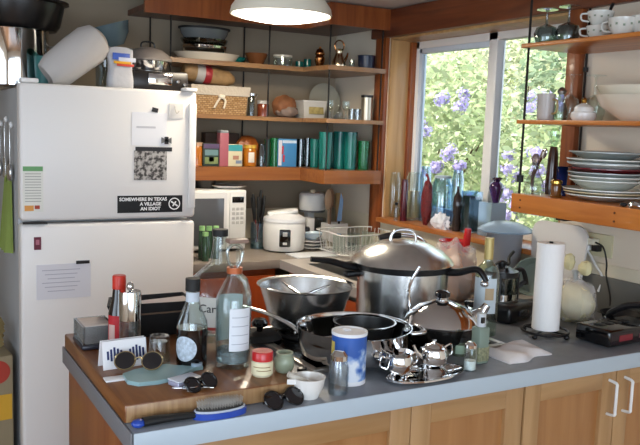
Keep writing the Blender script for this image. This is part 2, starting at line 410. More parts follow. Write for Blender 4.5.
# ================================================================== COUNTERS AND CABINETS
IX0, IY0, IY1 = .416, 1.455, 2.12
CT = .04
o = MB().box(((IX0 + XW) / 2, (IY0 + IY1) / 2, CZ - CT / 2), (XW - IX0 - .002, IY1 - IY0, CT), .002).build('peninsula_countertop', CTOP)
tag(o, 'grey laminate peninsula worktop carrying the pots and the board', 'countertop')
MB().box(((IX0 + XW) / 2, IY0 - .002, CZ - CT / 2 - .002), (XW - IX0 - .004, .004, CT + .004), .001).build('front_edge', CEDGE, o)
MB().box((IX0 - .002, (IY0 + IY1) / 2, CZ - CT / 2 - .002), (.004, IY1 - IY0, CT + .004), .001).build('end_edge', mat('grey_end_edge', '77777a', .45), o)
def panel_door(parent, x0, x1, z0, z1, y, st=.055, name='door', handle=None):
    d = MB().box((x0 + st / 2, y, (z0 + z1) / 2), (st, .02, z1 - z0), .002).build(name, W_CAB, parent)
    MB().box((x1 - st / 2, y, (z0 + z1) / 2), (st, .02, z1 - z0), .002).build('stile', W_CAB, d)
    for zr in (z1 - st / 2, z0 + st / 2): MB().box(((x0 + x1) / 2, y, zr), (x1 - x0 - 2 * st, .02, st), .002).build('rail', W_CABX, d)
    MB().box(((x0 + x1) / 2, y + .006, (z0 + z1) / 2), (x1 - x0 - 2 * st, .008, z1 - z0 - 2 * st)).build('panel', W_PANEL, d)
    if handle:
        MB().tube([(handle, y - .01, z1 - .03), (handle, y - .036, z1 - .034), (handle, y - .038, z1 - .05), (handle, y - .038, z1 - .11), (handle, y - .036, z1 - .126), (handle, y - .01, z1 - .13)], .0045, 8).build('handle', WHITE, d)
    return d
zt = CZ - CT
# plain end section with wood end panel, then cabinets with panel doors
u = thing('base_cabinet', 'peninsula cabinet end with orange side panel and plain panelled front', 'cabinet', (0, 0, 0), 0, 'cabinets under the peninsula worktop')
MB().box((IX0 + .02, (IY0 + IY1) / 2 + .01, zt / 2), (.02, IY1 - IY0 - .05, zt - .002), .001).build('end_panel', W_END, u)
xa, xb = 1.475, 1.83
MB().box(((IX0 + .03 + 1.1) / 2, (IY0 + IY1) / 2 + .02, zt / 2), (1.1 - IX0 - .03, IY1 - IY0 - .08, zt - .004)).build('body', W_CAB, u)
panel_door(u, IX0 + .012, 1.105, .1, zt - .004, IY0 + .028, .06, 'front_frame')
u = thing('base_cabinet', 'peninsula cabinet with recessed panel left of the white-handled doors', 'cabinet', (0, 0, 0), 0, 'cabinets under the peninsula worktop')
MB().box(((1.105 + xa) / 2, (IY0 + IY1) / 2 + .02, zt / 2), (xa - 1.11, IY1 - IY0 - .08, zt - .004)).build('body', W_CAB, u)
panel_door(u, 1.107, xa - .003, .1, zt - .004, IY0 + .028, .06)
u = thing('base_cabinet', 'maple cabinet with two white-handled doors below the clock radio', 'cabinet', (0, 0, 0), 0, 'cabinets under the peninsula worktop')
MB().box(((xa + XW) / 2, (IY0 + IY1) / 2 + .02, zt / 2), (XW - xa - .004, IY1 - IY0 - .08, zt - .004)).build('body', W_CAB, u)
panel_door(u, xa + .003, xb - .002, .1, zt - .006, IY0 + .026, .055, 'door', xb - .03)
panel_door(u, xb + .002, XW - .004, .1, zt - .006, IY0 + .026, .055, 'door', xb + .035)
# back and window-side counters
XR = 1.59; YF = 3.18
o = MB().box(((1.13 + XW) / 2, (YF + YB) / 2, CZ - .02), (XW - 1.13 - .002, YB - YF - .002, .04), .002).build('back_countertop', CBACK)
tag(o, 'taupe worktop along the back wall under microwave and rice cooker', 'countertop')
sink_y0, sink_y1, sink_x0, sink_x1 = 2.40, 3.05, 1.66, 2.06
m = MB(); zz = CZ - .02
m.box(((XR + XW) / 2, (sink_y1 + YF) / 2, zz), (XW - XR - .002, YF - sink_y1, .04)); m.box(((XR + XW) / 2, (IY1 + sink_y0) / 2, zz), (XW - XR - .002, sink_y0 - IY1, .04))
m.box(((XR + sink_x0) / 2, (sink_y0 + sink_y1) / 2, zz), (sink_x0 - XR, sink_y1 - sink_y0, .04)); m.box(((sink_x1 + XW) / 2, (sink_y0 + sink_y1) / 2, zz), (XW - sink_x1 - .002, sink_y1 - sink_y0, .04))
o = tag(m.build('sink_countertop', mat('pale_laminate', 'b4ada6', .35)), 'pale worktop below the window around the sink', 'countertop')
sk = MB().box((sink_x0 + .004, (sink_y0 + sink_y1) / 2, .83), (.006, sink_y1 - sink_y0, .16)).box((sink_x1 - .004, (sink_y0 + sink_y1) / 2, .83), (.006, sink_y1 - sink_y0, .16))
sk.box(((sink_x0 + sink_x1) / 2, sink_y0 + .004, .83), (sink_x1 - sink_x0, .006, .16)).box(((sink_x0 + sink_x1) / 2, sink_y1 - .004, .83), (sink_x1 - sink_x0, .006, .16)).box(((sink_x0 + sink_x1) / 2, (sink_y0 + sink_y1) / 2, .752), (sink_x1 - sink_x0, sink_y1 - sink_y0, .006))
tag(sk.build('sink_basin', STEELD), 'steel sink basin sunk in the worktop under the window', 'sink')
u = thing('base_cabinet', 'red-brown base cabinet along the back wall behind the glass jugs', 'cabinet')
MB().box(((1.13 + XR) / 2, (YF + YB) / 2 + .02, .435), (XR - 1.13, YB - YF - .05, .865), .001).build('body', W_RED, u)
MB().box((1.36, YF + .012, .6), (.42, .018, .48), .003).build('door', W_RED, u)
u = thing('base_cabinet', 'red-brown sink cabinet running under the window-side worktop', 'cabinet')
MB().box(((XR + XW) / 2 + .02, 2.60, .37), (XW - XR - .05, .93, .74), .001).box(((XR + XW) / 2 + .02, 2.255, .8), (XW - XR - .05, .26, .135), .001).box(((XR + XW) / 2 + .02, 3.115, .8), (XW - XR - .05, .1, .135), .001).build('body', W_RED, u)
MB().box((XR + .012, 2.9, .62), (.018, .42, .46), .003).build('door', W_RED, u)
MB().box((XR + .012, 2.42, .62), (.018, .42, .46), .003).build('door', W_RED, u)
o = MB().box((XW - .012, 1.80, .975), (.024, .64, .13), .002).build('counter_upstand', mat('slate_upstand', '66655f', .4)); tag(o, 'grey laminate upstand against the wall behind the clock radio', 'upstand')

# ================================================================== BACK SHELVES
YS = 3.5; XL = 1.85; YE = 3.25
def lshelf(name, label, z, t, x0, m, mside=None):
    """L-shaped board; z is the top"""
    pts = [(x0, YS), (XL, YS), (XL, YE), (XW - .035, YE), (XW - .035, 3.36), (XW - .004, 3.36), (XW - .004, YB - .002), (x0, YB - .002)]
    o = MB().prism(pts, z - t, z).build(name, m); return tag(o, label, 'shelf', 'corner shelves on the back wall')
lshelf('corner_shelf', 'thick orange wood shelf holding the tea boxes and teal glasses', 1.318, .065, 1.12, W_SHELF)
lshelf('corner_shelf', 'middle wooden corner shelf holding the wicker basket', 1.566, .02, 1.12, W_BACKS)
lshelf('corner_shelf', 'upper wooden corner shelf holding the casserole stack and copper jug', 1.818, .022, 1.09, W_BACKS)
o = MB().prism([(1.047, YS), (XL, YS), (XL, YE), (XW - .03, YE), (XW - .03, YB - .002), (1.047, YB - .002)], 2.02, 2.045).build('top_board', W_DARK)
tag(o, 'dark brown board at the ceiling behind the lamp', 'shelf')
MB().box(((1.047 + XL) / 2, YS - .01, 2.053), (XL - 1.047 + .02, .02, .1)).box(((XL + XW - .03) / 2, YE - .01, 2.053), (XW - .03 - XL + .02, .02, .1)).box((XL - .0, (YE + YS) / 2, 2.053), (.02, YS - YE, .1)).build('fascia', W_TRIM, o)
rods = [(ony(170, 100, 3.515).x, 3.515), (ony(268, 100, 3.515).x, 3.515), (XL + .015, YE + .015), (XW - .05, YE + .015), (ony(150, 60, YB - .03).x, YB - .03), (ony(243, 100, YB - .03).x, YB - .03)]
rl = ['threaded steel rod in front of the cream tray', 'threaded steel rod beside the jar with the red-brown contents', 'threaded steel rod at the inner corner of the shelves', 'threaded steel rod beside the window trim and tall canister', 'threaded steel rod above the domed steamer', 'threaded steel rod behind the wicker basket end']
for i, (x, y) in enumerate(rods):
    z0_, z1_ = (1.25, 2.045)
    if i in (0, 4): z0_ = 1.64
    o = MB().tube([(x, y, z0_), (x, y, z1_)], .0042, 8).build('shelf_rod', mat('dark_rod', '26211d', .5, .6)); tag(o, rl[i], 'rod', 'rods carrying the corner shelves')

# ================================================================== RIGHT SHELVES
XS, YR = 1.92, 2.045
def rshelf(label, z, t, m):
    o = MB().box(((XS + XW) / 2 - .001, (YR + .6) / 2, z - t / 2), (XW - XS - .002, YR - .6, t), .002).build('wall_shelf', m); return tag(o, label, 'shelf', 'open shelves beside the window')
s1 = rshelf('thick orange shelf carrying the stack of plates', 1.318, .064, W_SHELFY)
MB().box((2.07, 1.86, 1.248), (.2, .04, .012)).build('bracket', BLACKM, s1)
sc = MB()
for y in (2.0, 1.6):
    for z in (1.298, 1.272): sc.lathe([(0, -.002), (.0035, -.002), (.0035, .001), (0, .001)], 10, (XS, y, z), Matrix.Rotation(R(90), 3, 'Y'))
sc.build('screw', mat('screw_dark', '5a2d12', .5), s1)
rshelf('middle thin shelf carrying the big cream bowls', 1.573, .014, W_SHELFY)
rshelf('top thin shelf carrying floral cups and upturned wine glasses', 1.83, .014, W_SHELFY)
for (x, y, l) in ((XS + .018, 2.027, 'front black rod at the free corner of the open shelves'), (XW - .012, 2.008, 'rear black rod beside the window trim')):
    o = MB().tube([(x, y, 1.27), (x, y, ZC - .001)], .0042, 8).build('shelf_rod', MATS['dark_rod']); tag(o, l, 'rod', 'rods carrying the open shelves')
    if x < 2: MB().lathe([(0, -.012), (.012, -.012), (.012, .012), (0, .012)], 12, (x, y, 1.37)).build('clamp', BLACKM, o)
    else: MB().lathe([(0, -.008), (.009, -.008), (.009, .008), (0, .008)], 12, (x, y, 1.76)).build('clamp', BLACKM, o)

# ================================================================== CEILING LAMP
lp = O + ray(281, 16) * (3.1 / FPX)
t = thing('ceiling_lamp', 'white dome lamp glowing at the top of the room', 'lamp', (lp.x, lp.y, lp.z))
MB().lathe([(.199, 0), (.203, .004), (.198, .03), (.17, .07), (.165, .12), (.155, .12), (.16, .068), (.188, .028), (.193, .004)], 48, closed=True).build('lamp_shade', mat('lamp_enamel', 'f0ead8', .4), t)
MB().lathe([(0, -.026), (.1, -.02), (.17, -.006), (.192, .006), (.17, .010), (0, .012)], 48).build('diffuser', mat('lamp_diffuser', 'ffffff', .5, emit='fff4dc', es=9), t)
ll = bpy.data.lights.new('lamp_light', 'AREA'); ll.shape = 'DISK'; ll.size = .36; ll.energy = 10; ll.color = (1, .86, .68)
lo = bpy.data.objects.new('lamp_light', ll); COL.objects.link(lo); lo.parent = t; lo.location = (0, 0, -.032)
MB().lathe([(0, .121), (.154, .121), (.154, ZC - lp.z - .002), (0, ZC - lp.z - .002)], 32).build('canopy', mat('lamp_canopy', 'cfc8ba', .5), t)

# ================================================================== REFRIGERATOR AND WHAT HANGS ON IT
FX0, FX1, FY0, FY1, FZ = .437, 1.108, 3.0, 3.72, 1.645
FS = 1.135
t = thing('refrigerator', 'tall white fridge with freezer door on top beside the microwave', 'refrigerator', ((FX0 + FX1) / 2, 3.36, 0))
fw_ = FX1 - FX0; 
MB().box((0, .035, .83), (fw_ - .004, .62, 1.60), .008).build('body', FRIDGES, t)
MB().box((0, -.325, (FS + .006 + FZ) / 2), (fw_, .075, FZ - FS - .006), .014, seg=3).build('freezer_door', FRIDGE, t)
MB().box((0, -.325, (.1 + FS - .006) / 2), (fw_, .075, FS - .106), .014, seg=3).build('fridge_door', FRIDGE, t)
MB().box((0, -.27, .05), (fw_ - .02, .06, .09), .003).build('base_grille', BLACKM, t)
MB().box((fw_ / 2 - .03, -.35, FZ + .007), (.05, .06, .014), .004).build('hinge_cap', WHITE, t)
MB().box((-fw_ / 2 + .035, -.345, FZ + .008), (.06, .06, .016), .004).build('hinge_cap', WHITE, t)
MB().box((-fw_ / 2 + .05, -.362, FS), (.085, .012, .008), .001).build('hinge_plate', BLACKM, t)
MB().box((fw_ / 2 - .02, -.369, 1.39), (.03, .014, .42), .005).build('handle', FRIDGE, t)
YD = FY0 - .0035
def flat(name, label, cat, x0, x1, y0, y1, m, y=None, th=.0016, group=None):
    """flat thing stuck on the fridge front between two pixel rows and columns"""
    y = y or YD; a = ony(x0, y1, y); b = ony(x1, y0, y); c = ony((x0 + x1) / 2, (y0 + y1) / 2, y)
    w, h = b.x - a.x, abs(b.z - a.z)
    o = MB().box((0, 0, 0), (w, th, h)).build(name, m, loc=(c.x, y, c.z)); return tag(o, label, cat, group), w, h
INK = mat('print_ink', '26262a', .6); INKG = mat('print_grey', '6c6c6c', .7); INKW = mat('print_white', 'f2f2f2', .6)
o, w, h = flat('bumper_sticker', 'black bumper sticker with white capital letters and round emblem', 'sticker', 118, 183, 195, 213, mat('sticker_black', '101012', .35))
for k, s in enumerate(('SOMEWHERE IN TEXAS', 'A VILLAGE', 'AN IDIOT')):
    textmesh('lettering', s, h * .27, INKW, o, Matrix.Translation((-w * .11 if k == 0 else w * .0, -.0012, h * (.28 - .28 * k))) @ FACE, bold=.0006)
MB().lathe([(h * .36, -.0004), (h * .36, .0004), (h * .30, .0004), (h * .30, -.0004)], 24, (w / 2 - h * .5, -.0014, 0), Matrix.Rotation(R(90), 3, 'X'), closed=True).build('emblem', INKW, o)
MB().box((w / 2 - h * .5, -.0014, 0), (h * .5, .001, h * .09), rot=Matrix.Rotation(R(35), 3, 'Y')).box((w / 2 - h * .5, -.0014, 0), (h * .34, .001, h * .08), rot=Matrix.Rotation(R(-55), 3, 'Y')).build('emblem_star', INKW, o)
def tone(key, scale, a, b):
    m = bpy.data.materials.new(key); m.use_nodes = True; nt = m.node_tree; bs = nt.nodes['Principled BSDF']; bs.inputs['Roughness'].default_value = .6
    tc = nt.nodes.new('ShaderNodeTexCoord'); n = nt.nodes.new('ShaderNodeTexNoise'); n.inputs['Scale'].default_value = scale; n.inputs['Detail'].default_value = 3
    r = nt.nodes.new('ShaderNodeValToRGB'); r.color_ramp.elements[0].position = .42; r.color_ramp.elements[1].position = .58
    r.color_ramp.elements[0].color = lin(a); r.color_ramp.elements[1].color = lin(b)
    nt.links.new(tc.outputs['Object'], n.inputs[0]); nt.links.new(n.outputs[0], r.inputs[0]); nt.links.new(r.outputs[0], bs.inputs['Base Color']); return m
PHOTO = tone('newsprint_photo', 60, '3a3634', 'b5b0aa')
o, w, h = flat('newspaper_clipping', 'newspaper clipping with grey photo above the bumper sticker', 'clipping', 134, 167, 151, 180, PHOTO)
MB().box((w * .1, -.0002, h * .56), (w * 1.12, .0016, h * .14)).build('headline', INK, o)
o, w, h = flat('paper_note', 'white sheet of paper above the newspaper clipping', 'paper', 132, 167, 113, 145, PAPER)
MB().box((-w * .1, -.0012, h * .05), (w * .55, .0008, h * .06)).build('print_line', mat('faint_ink', 'c8c8cc', .7), o)
o, w, h = flat('bow_magnet', 'small dark bow-shaped magnet above the newspaper clipping', 'magnet', 161, 172, 137, 144, INK, y=YD - .003, th=.004)
o.data.transform(Matrix.Scale(.35, 4, (1, 0, 0))); 
for sgn in (-1, 1): MB().prism([(0, -.003), (sgn * .02, -.012), (sgn * .02, .012), (0, .003)][::sgn], -.002, .002, FACE).build('bow_loop', INKG, o)
o, w, h = flat('hook_magnet', 'black tilted rectangular magnet at the top of the freezer door', 'magnet', 152, 158, 108, 112, INK, th=.006)
o.rotation_euler.y = R(12)
o, w, h = flat('square_hook', 'white square adhesive hook near the freezer door corner', 'hook', 169, 183, 104, 118, mat('hook_white', 'dcd8d2', .4), th=.006)
MB().tube([(-w * .1, -.005, h * .3), (-w * .1, -.012, 0), (0, -.014, -h * .15), (w * .15, -.012, 0)], .0025, 6).build('hook', mat('hook_grey', 'bdb8b0', .4), o)
o, w, h = flat('paper_note', 'torn white list pinned low on the fridge door', 'paper', 37, 91, 262, 300, mat('list_paper', 'dcdce2', .7))
for k in range(6): MB().box((-w * .05, -.0012, h * (.33 - .12 * k)), (w * (.7 - .1 * (k % 3)), .0006, h * .018)).build('handwriting', mat('pencil', 'a9a9b6', .7), o)
MB().box((w * .35, -.002, h * .52), (.05, .006, .012), .001).build('clip', BLACKM, o)
o, w, h = flat('info_sheet', 'narrow printed sheet with green heading on the freezer door', 'paper', 23, 43, 166, 212, mat('sheet_paper', 'e2e2da', .7))
MB().box((0, -.001, h * .44), (w * .98, .001, h * .1)).build('heading', mat('sheet_green', '6aa26a', .6), o)
for k in range(11): MB().box((0, -.001, h * (.33 - .06 * k)), (w * .8, .0006, h * .015)).build('print_line', mat('print_soft', '9a9a94', .7), o)
MB().box((-w * .2, -.001, -h * .42), (w * .45, .001, h * .12)).build('picture', mat('sheet_orange', 'd9984c', .6), o)
MB().box((w * .2, -.001, -h * .40), (w * .25, .001, h * .08)).build('picture', mat('sheet_red', 'a8402c', .6), o)
o, w, h = flat('picture_magnet', 'small dark red picture magnet below the freezer door', 'magnet', 34, 41, 237, 250, mat('magnet_maroon', '6a2438', .5), th=.004)
MB().box((0, -.0025, h * .1), (w * .5, .001, h * .4)).build('picture', mat('magnet_pink', 'b06a7a', .5), o)
# fridge side: hooks, towel, utensils
xs = FX0 - .001
def side(py, yw, px=None): return (xs, yw, onx(8, py, xs).z)
t = thing('green_towel', 'green towel hanging on the side of the fridge', 'towel', (xs - .004, 3.23, 1.28))
def cloth_strip(w, h, amp, n, th=.006, seed=0):
    rnd = random.Random(seed); vs = []; fs = []; nx, nz = 18, 12
    for s_ in (0, 1):
        for i in range(nx + 1):
            for j in range(nz + 1):
                u = i / nx - .5; v = j / nz
                vs.append(Vector((-(amp * (1 + math.sin(u * n * 6.28)) * .5 * (.3 + v)) - s_ * th, u * w * (.7 + .3 * v), -v * h)))
    K = (nx + 1) * (nz + 1)
    for i in range(nx):
        for j in range(nz):
            a = i * (nz + 1) + j; q = (a, a + 1, a + nz + 2, a + nz + 1); fs.append(q); fs.append(tuple(K + e for e in q[::-1]))
    for i in range(nx):
        for j in (0, nz): a = i * (nz + 1) + j; b = a + nz + 1; fs.append((a, b, b + K, a + K))
    for j in range(nz):
        for i in (0, nx): a = i * (nz + 1) + j; b = a + 1; fs.append((a, b, b + K, a + K))
    return MB().add(vs, fs)
cloth_strip(.16, .28, .02, 2.5).build('cloth', mat('towel_green', '84964c', .9, bump=.2, bscale=200), t)
MB().tube([(0, 0, .03), (-.012, 0, .01), (-.016, 0, -.01)], .004, 8).build('hanging_loop', mat('towel_loop', '7f9040', .8), t)
for i, (yy, zz_, l) in enumerate(((3.16, 1.50, 'steel ladle hanging on the fridge side nearest its door'), (3.30, 1.52, 'steel spatula hanging on the fridge side above the green towel'), (3.44, 1.50, 'steel spoon hanging furthest back on the fridge side'))):
    t = thing('hanging_utensil', l, 'utensil', (xs - .012, yy, zz_), 0, 'utensils hanging on the fridge side')
    MB().box((0, 0, -.09), (.003, .012, .16), .001).build('handle', STEEL, t)
    if i == 1: MB().box((-.001, 0, -.2), (.003, .06, .08), .001).build('blade', STEEL, t)
    else: MB().blob((0, 0, -.19), (.012, .028 - .004 * i, .034), 16, 10).build('bowl', STEEL, t)
    MB().blob((.006, 0, -.01), (.008, .01, .012)).build('hook', WHITE, t)
t = thing('box', 'box with red round label standing by the fridge side', 'box', (.33, 3.22, 0), R(4))
MB().box((0, 0, .31), (.15, .30, .62), .003).build('body', mat('box_cream', '94866a', .7), t)
MB().lathe([(0, -.001), (.045, -.001), (.045, .001), (0, .001)], 24, (.02, -.1515, .56), Matrix.Rotation(R(90), 3, 'X')).build('round_label', mat('label_red', 'a83a2c', .6), t)
MB().box((0, -.1515, .42), (.14, .002, .1)).build('yellow_panel', mat('label_yellow', 'd0a030', .6), t)
t = thing('dried_plant', 'bunch of dried stalks and leaves on the box by the fridge', 'plant', (.33, 3.2, .622))
m = MB(); rnd = random.Random(5)
for k in range(26):
    a = rnd.uniform(0, 6.28); q = Vector((math.cos(a) * .06, math.sin(a) * .13, rnd.uniform(.05, .13)))
    m.tube([(0, 0, 0), q * .5 + Vector((0, 0, .03)), q], [.002, .002, .001], 5, sub=3)
    m.add([q, q + Vector((.015, .01, -.03)), q + Vector((.0, .02, -.05)), q + Vector((-.015, .01, -.03))], [(0, 1, 2, 3)])
m.build('stalks', mat('dried_stalk', '8d7a50', .9), t)

# ---- on top of the fridge (z = FZ)
TB = .014 + FZ - .014
def ontop(px, y): return ony(px, 88, y).x
# stock pot with dark roasting pan upside down on it
Yp = 3.42
x = ontop(14, Yp); s = mpp((x, Yp, 1.7)); Z1 = ony(14, 30, Yp).z
t = thing('stock_pot', 'tall steel stock pot standing on the fridge', 'pot', (x - .0, Yp, FZ - .01 + .01 - .01))
ph = Z1 - FZ
t.location.z = FZ - .005
MB().lathe([(0, 0), (.13, 0), (.135, .006), (.135, ph), (.138, ph + .004), (.131, ph + .004), (.131, .006), (0, .006)], 40).build('body', STEELP, t)
for sgn in (-1, 1): MB().tube([(sgn * .132, -.035, ph * .75), (sgn * .165, -.03, ph * .76), (sgn * .17, 0, ph * .76), (sgn * .165, .03, ph * .76), (sgn * .132, .035, ph * .75)], .005, 8).build('handle', STEELD, t)
zt2 = FZ - .005 + ph + .006
x2 = ony(36, 20, Yp).x
LT('roasting_pan', 'black enamel roasting pan resting on top of the stock pot', 'pan', walls([(0, 0), (.12, 0), (.135, .02), (.152, .105), (.168, .11), (.168, .118)], .006), mat('black_enamel', '131111', .3), (x + .035, Yp, zt2), sx=1.08, seg=44)
# tall thin black pot behind, left edge
# teal plastic tub
x = ontop(46, 3.27)
t = thing('plastic_tub', 'teal see-through plastic tub between stock pot and white bag', 'tub', (x + .0, 3.27, FZ - .005))
MB().lathe([(0, 0), (.038, 0), (.046, .12), (.043, .12), (.035, .004), (0, .004)], 28).build('body', mat('teal_plastic', '4f9a98', .3, 0, .5, 1.3), t)
# big translucent white bag/bin lying tilted
p = ony(76, 62, 3.14)
m = MB(); rt = Matrix.Rotation(R(-49), 3, 'Y')
prof = [(0, -.14), (.05, -.138), (.066, -.1), (.076, 0), (.078, .07), (.064, .11), (.03, .128), (0, .13)]
rot_ = Matrix.Rotation(R(52), 3, 'Y')
m.lathe(prof, 32, (0, 0, 0), rot_)
o = m.build('storage_bag', mat('milky_plastic', 'c9c4c0', .45, 0, .12, 1.2, bump=.3, bscale=10), loc=(0, 0, 0))
minz = min(v.co.z for v in o.data.vertices); o.location = (p.x + .0, 3.14, FZ - .004 - minz)
for v in o.data.vertices:
    if v.co.z < minz + .02: v.co.z = minz + .0
tag(o, 'large milky plastic bag lying slanted on the fridge', 'bag')
# blue glass bowl behind
p = ony(111, 34, 3.5)
LT('glass_bowl', 'blue-grey bowl tilted behind the milky plastic bag', 'bowl', walls([(0, -.045), (.05, -.045), (.085, 0), (.1, .05)], .004), mat('blue_grey_glass', '6d8088', .15, 0, .3), (p.x, 3.52, p.z - .01), rot=Matrix.Rotation(R(-18), 3, 'Y'))
LT('storage_jar', 'dim glass jar under the blue-grey bowl on the fridge', 'jar', [(0, 0), (.06, 0), (.062, .14), (.05, .155), (0, .155)], GLASSK, (p.x, 3.52, FZ - .004))
# colourful bag
p = ony(120, 66, 3.12)
t = thing('snack_bag', 'plastic bag printed blue, red and yellow on the fridge', 'bag', (p.x, 3.12, FZ - .004), R(6))
hh = ony(120, 47, 3.12).z - FZ
vs = []; NXB = 10
def taper_bag(w, d, h):
    m = MB(); rows = 9; n = 24; V = []
    for r_ in range(rows + 1):
        v = r_ / rows; dd = d * (1 - v ** 3 * .85); ww = w * (1 + .06 * math.sin(v * 9))
        for k in range(n):
            a = 2 * PI * k / n; c_, s_ = math.cos(a), math.sin(a)
            V.append(Vector((ww / 2 * math.copysign(abs(c_) ** .5, c_), dd / 2 * math.copysign(abs(s_) ** .6, s_), h * v + (.004 * math.sin(3 * a) if r_ == rows else 0))))
    F = [(r_ * n + k, r_ * n + (k + 1) % n, (r_ + 1) * n + (k + 1) % n, (r_ + 1) * n + k) for r_ in range(rows) for k in range(n)] + [tuple(range(n))[::-1], tuple(rows * n + k for k in range(n))]
    return m.add(V, F)
taper_bag(.1, .05, hh).build('bag_body', mat('bag_film', 'c8c8cc', .3, 0, .2, 1.2, bump=.4, bscale=25), t)
for (zz_, hh2, c, xx) in ((.83, .16, '3a5ab0', -.004), (.68, .06, 'd8a020', 0), (.62, .06, 'c04030', .012), (.76, .1, 'c8ccd8', .02)):
    MB().box((xx, -.0262 + .012 * max(0, zz_ - .6), hh * zz_ * .95), (.07, .003, hh * hh2), .001).build('print_patch', mat('patch_' + c, c, .4), t)
# domed steamer over black toaster oven with chrome front
p0 = ony(152, 90, 3.3)
t = thing('waffle_iron', 'black and chrome waffle iron on the fridge', 'appliance', (p0.x, 3.3, FZ - .004))
wz = ony(150, 66, 3.3).z - FZ
MB().box((0, 0, wz * .42), (.25, .22, wz * .8), .012).build('body', mat('iron_black', '1c1816', .3), t)
MB().box((0, -.112, wz * .5), (.1, .006, wz * .42), .002).build('chrome_panel', CHROME, t)
MB().box((-.095, .0, wz * .85), (.05, .15, .02), .006).build('handle', BLACK, t)
for k in range(2): MB().lathe([(0, 0), (.008, 0), (.007, .012), (0, .013)], 14, (.075 + .03 * k, -.11, wz * (.45 - .1 * k)), Matrix.Rotation(R(90), 3, 'X')).build('knob', STEELP, t)
p1 = ony(150, 62, 3.3)
t = thing('steamer_dome', 'ribbed metal steamer dome on top of the waffle iron', 'steamer', (p1.x - .01, 3.3, FZ + wz * .84))
MB().lathe([(0, 0), (.075, 0), (.085, .035), (.08, .036)], 32).build('base', STEELP, t)
MB().lathe([(.1, .036), (.102, .042), (.09, .062), (.06, .084), (.025, .094), (0, .096)], 40, fn=lambda a, z: 1 + .02 * math.sin(a * 20)).build('dome', mat('steamer_grey', 'a8a09a', .35, .6), t)
MB().tube([(-.03, 0, .094), (-.025, 0, .112), (0, 0, .118), (.025, 0, .112), (.03, 0, .094)], .004, 8).build('handle', BLACK, t)

# ================================================================== SHELF GOODS (back shelves)
def back(px, y, z): return ony(px, ony(px, 100, y) and 100, y).x
def bx(px, y): return ony(px, 110, y).x
def bz(px, py, y): return ony(px, py, y).z
Z3, Z2, Z1s = 1.8185, 1.5665, 1.3185
# --- upper shelf
Y = 3.62; s = mpp((1.5, Y, 1.8))
x = bx(206, Y)
LT('serving_tray', 'long cream tray under the casserole dishes on the upper shelf', 'tray', walls([(0, 0), (.135, 0), (.16, .03), (.168, .036)], .004), CREAM, (x, Y, Z3), sx=1.0, sy=.7)
x = bx(203, Y)
z = Z3 + .036
for i, (r, h, mm, l) in enumerate(((.115, .036, STEELP, 'polished steel oval dish on the cream tray'), (.118, .03, GLASSK, 'glass oval dish in the middle of the casserole stack'), (.12, .045, mat('dish_smoke', '7b8284', .15, 0, .3), 'smoky casserole dish with black rim topping the stack'))):
    t = thing('casserole_dish', l, 'dish', (x, Y, z), 0, 'casserole dishes stacked on the upper shelf')
    MB().lathe(walls([(0, 0), (r * .82, 0), (r * .95, h * .5), (r, h)], .004), 40, sy=.75).build('body', mm, t)
    if i == 2: MB().lathe([(r - .002, h - .002), (r + .008, h), (r + .008, h + .008), (r - .006, h + .008)], 40, sy=.75, closed=True).build('rim', BLACKM, t)
    z += h + .001 + (.0 if i < 2 else 0)
def bowlprof(r, h, foot=.45, t=.003): return walls([(0, 0), (r * foot, 0), (r * foot, h * .08), (r * .8, h * .5), (r * .95, h * .82), (r, h)], t)
LT('small_bowl', 'teal glass dish just right of the casserole stack', 'bowl', bowlprof(.045, .03), GLASST, (bx(236, Y), Y, Z3))
LT('brown_bowl', 'brown stoneware bowl on the upper shelf below the lamp', 'bowl', bowlprof(.058, .058, .6, .005), mat('stoneware_brown', '7a4a2a', .25, coat=.4), (bx(255, Y), Y, Z3))
t = thing('glass_mug', 'clear cup with pale rim right of the brown bowl', 'cup', (bx(281, Y), Y, Z3))
MB().lathe(shell(.05, .003, 0, .058), 32).build('body', GLASS, t); MB().lathe([(.0505, .05), (.0505, .06), (.046, .06), (.046, .05)], 32, closed=True).build('rim', CREAM, t)
for px, r, h, l in ((298, .022, .04, 'short teal glass left of the copper pot'), (306, .02, .055, 'taller teal glass next to the copper pot')):
    LT('small_glass', l, 'glass', shell(r, .002, 0, h), GLASST, (bx(px, 3.66), 3.66, Z3), 'small teal glasses on the upper shelf')
t = thing('copper_urn', 'bulbous copper pot with lid on the upper shelf', 'pot', (bx(318, 3.55), 3.55, Z3))
MB().lathe([(0, 0), (.024, 0), (.018, .014), (.026, .04), (.028, .055), (.02, .068), (.026, .075), (.026, .08), (0, .08)], 28).build('body', COPPER, t)
MB().lathe([(.024, .08), (.018, .098), (.006, .105), (.006, .112), (0, .114)], 24).build('lid', COPPER, t)
t = thing('copper_jug', 'tall copper and silver jug with arched handle', 'jug', (bx(337, 3.42), 3.42, Z3))
MB().lathe([(0, 0), (.033, 0), (.036, .01), (.034, .03), (.02, .065), (.017, .08), (.024, .095), (0, .095)], 28).build('body', mat('old_silver', 'cbb89c', .18, 1), t)
MB().tube([(-.02, 0, .09), (-.027, 0, .115), (-.01, 0, .135), (.012, 0, .135), (.027, 0, .115), (.02, 0, .09)], .0035, 8).build('handle', COPPER, t)
MB().tube([(.028, 0, .03), (.045, 0, .06), (.05, 0, .08)], [.008, .006, .004], 10).build('spout', COPPER, t)
LT('small_glass', 'tiny clear glass between copper jug and blue tub', 'glass', shell(.015, .0015, 0, .045), GLASS, (bx(350, 3.4), 3.4, Z3))
t = thing('blue_tub', 'dark blue oval tub near the window trim', 'tub', (bx(364.5, 3.36), 3.36, Z3))
MB().lathe(walls([(0, 0), (.04, 0), (.044, .065), (.047, .068)], .003), 30).build('body', mat('navy_enamel', '18233c', .3), t)
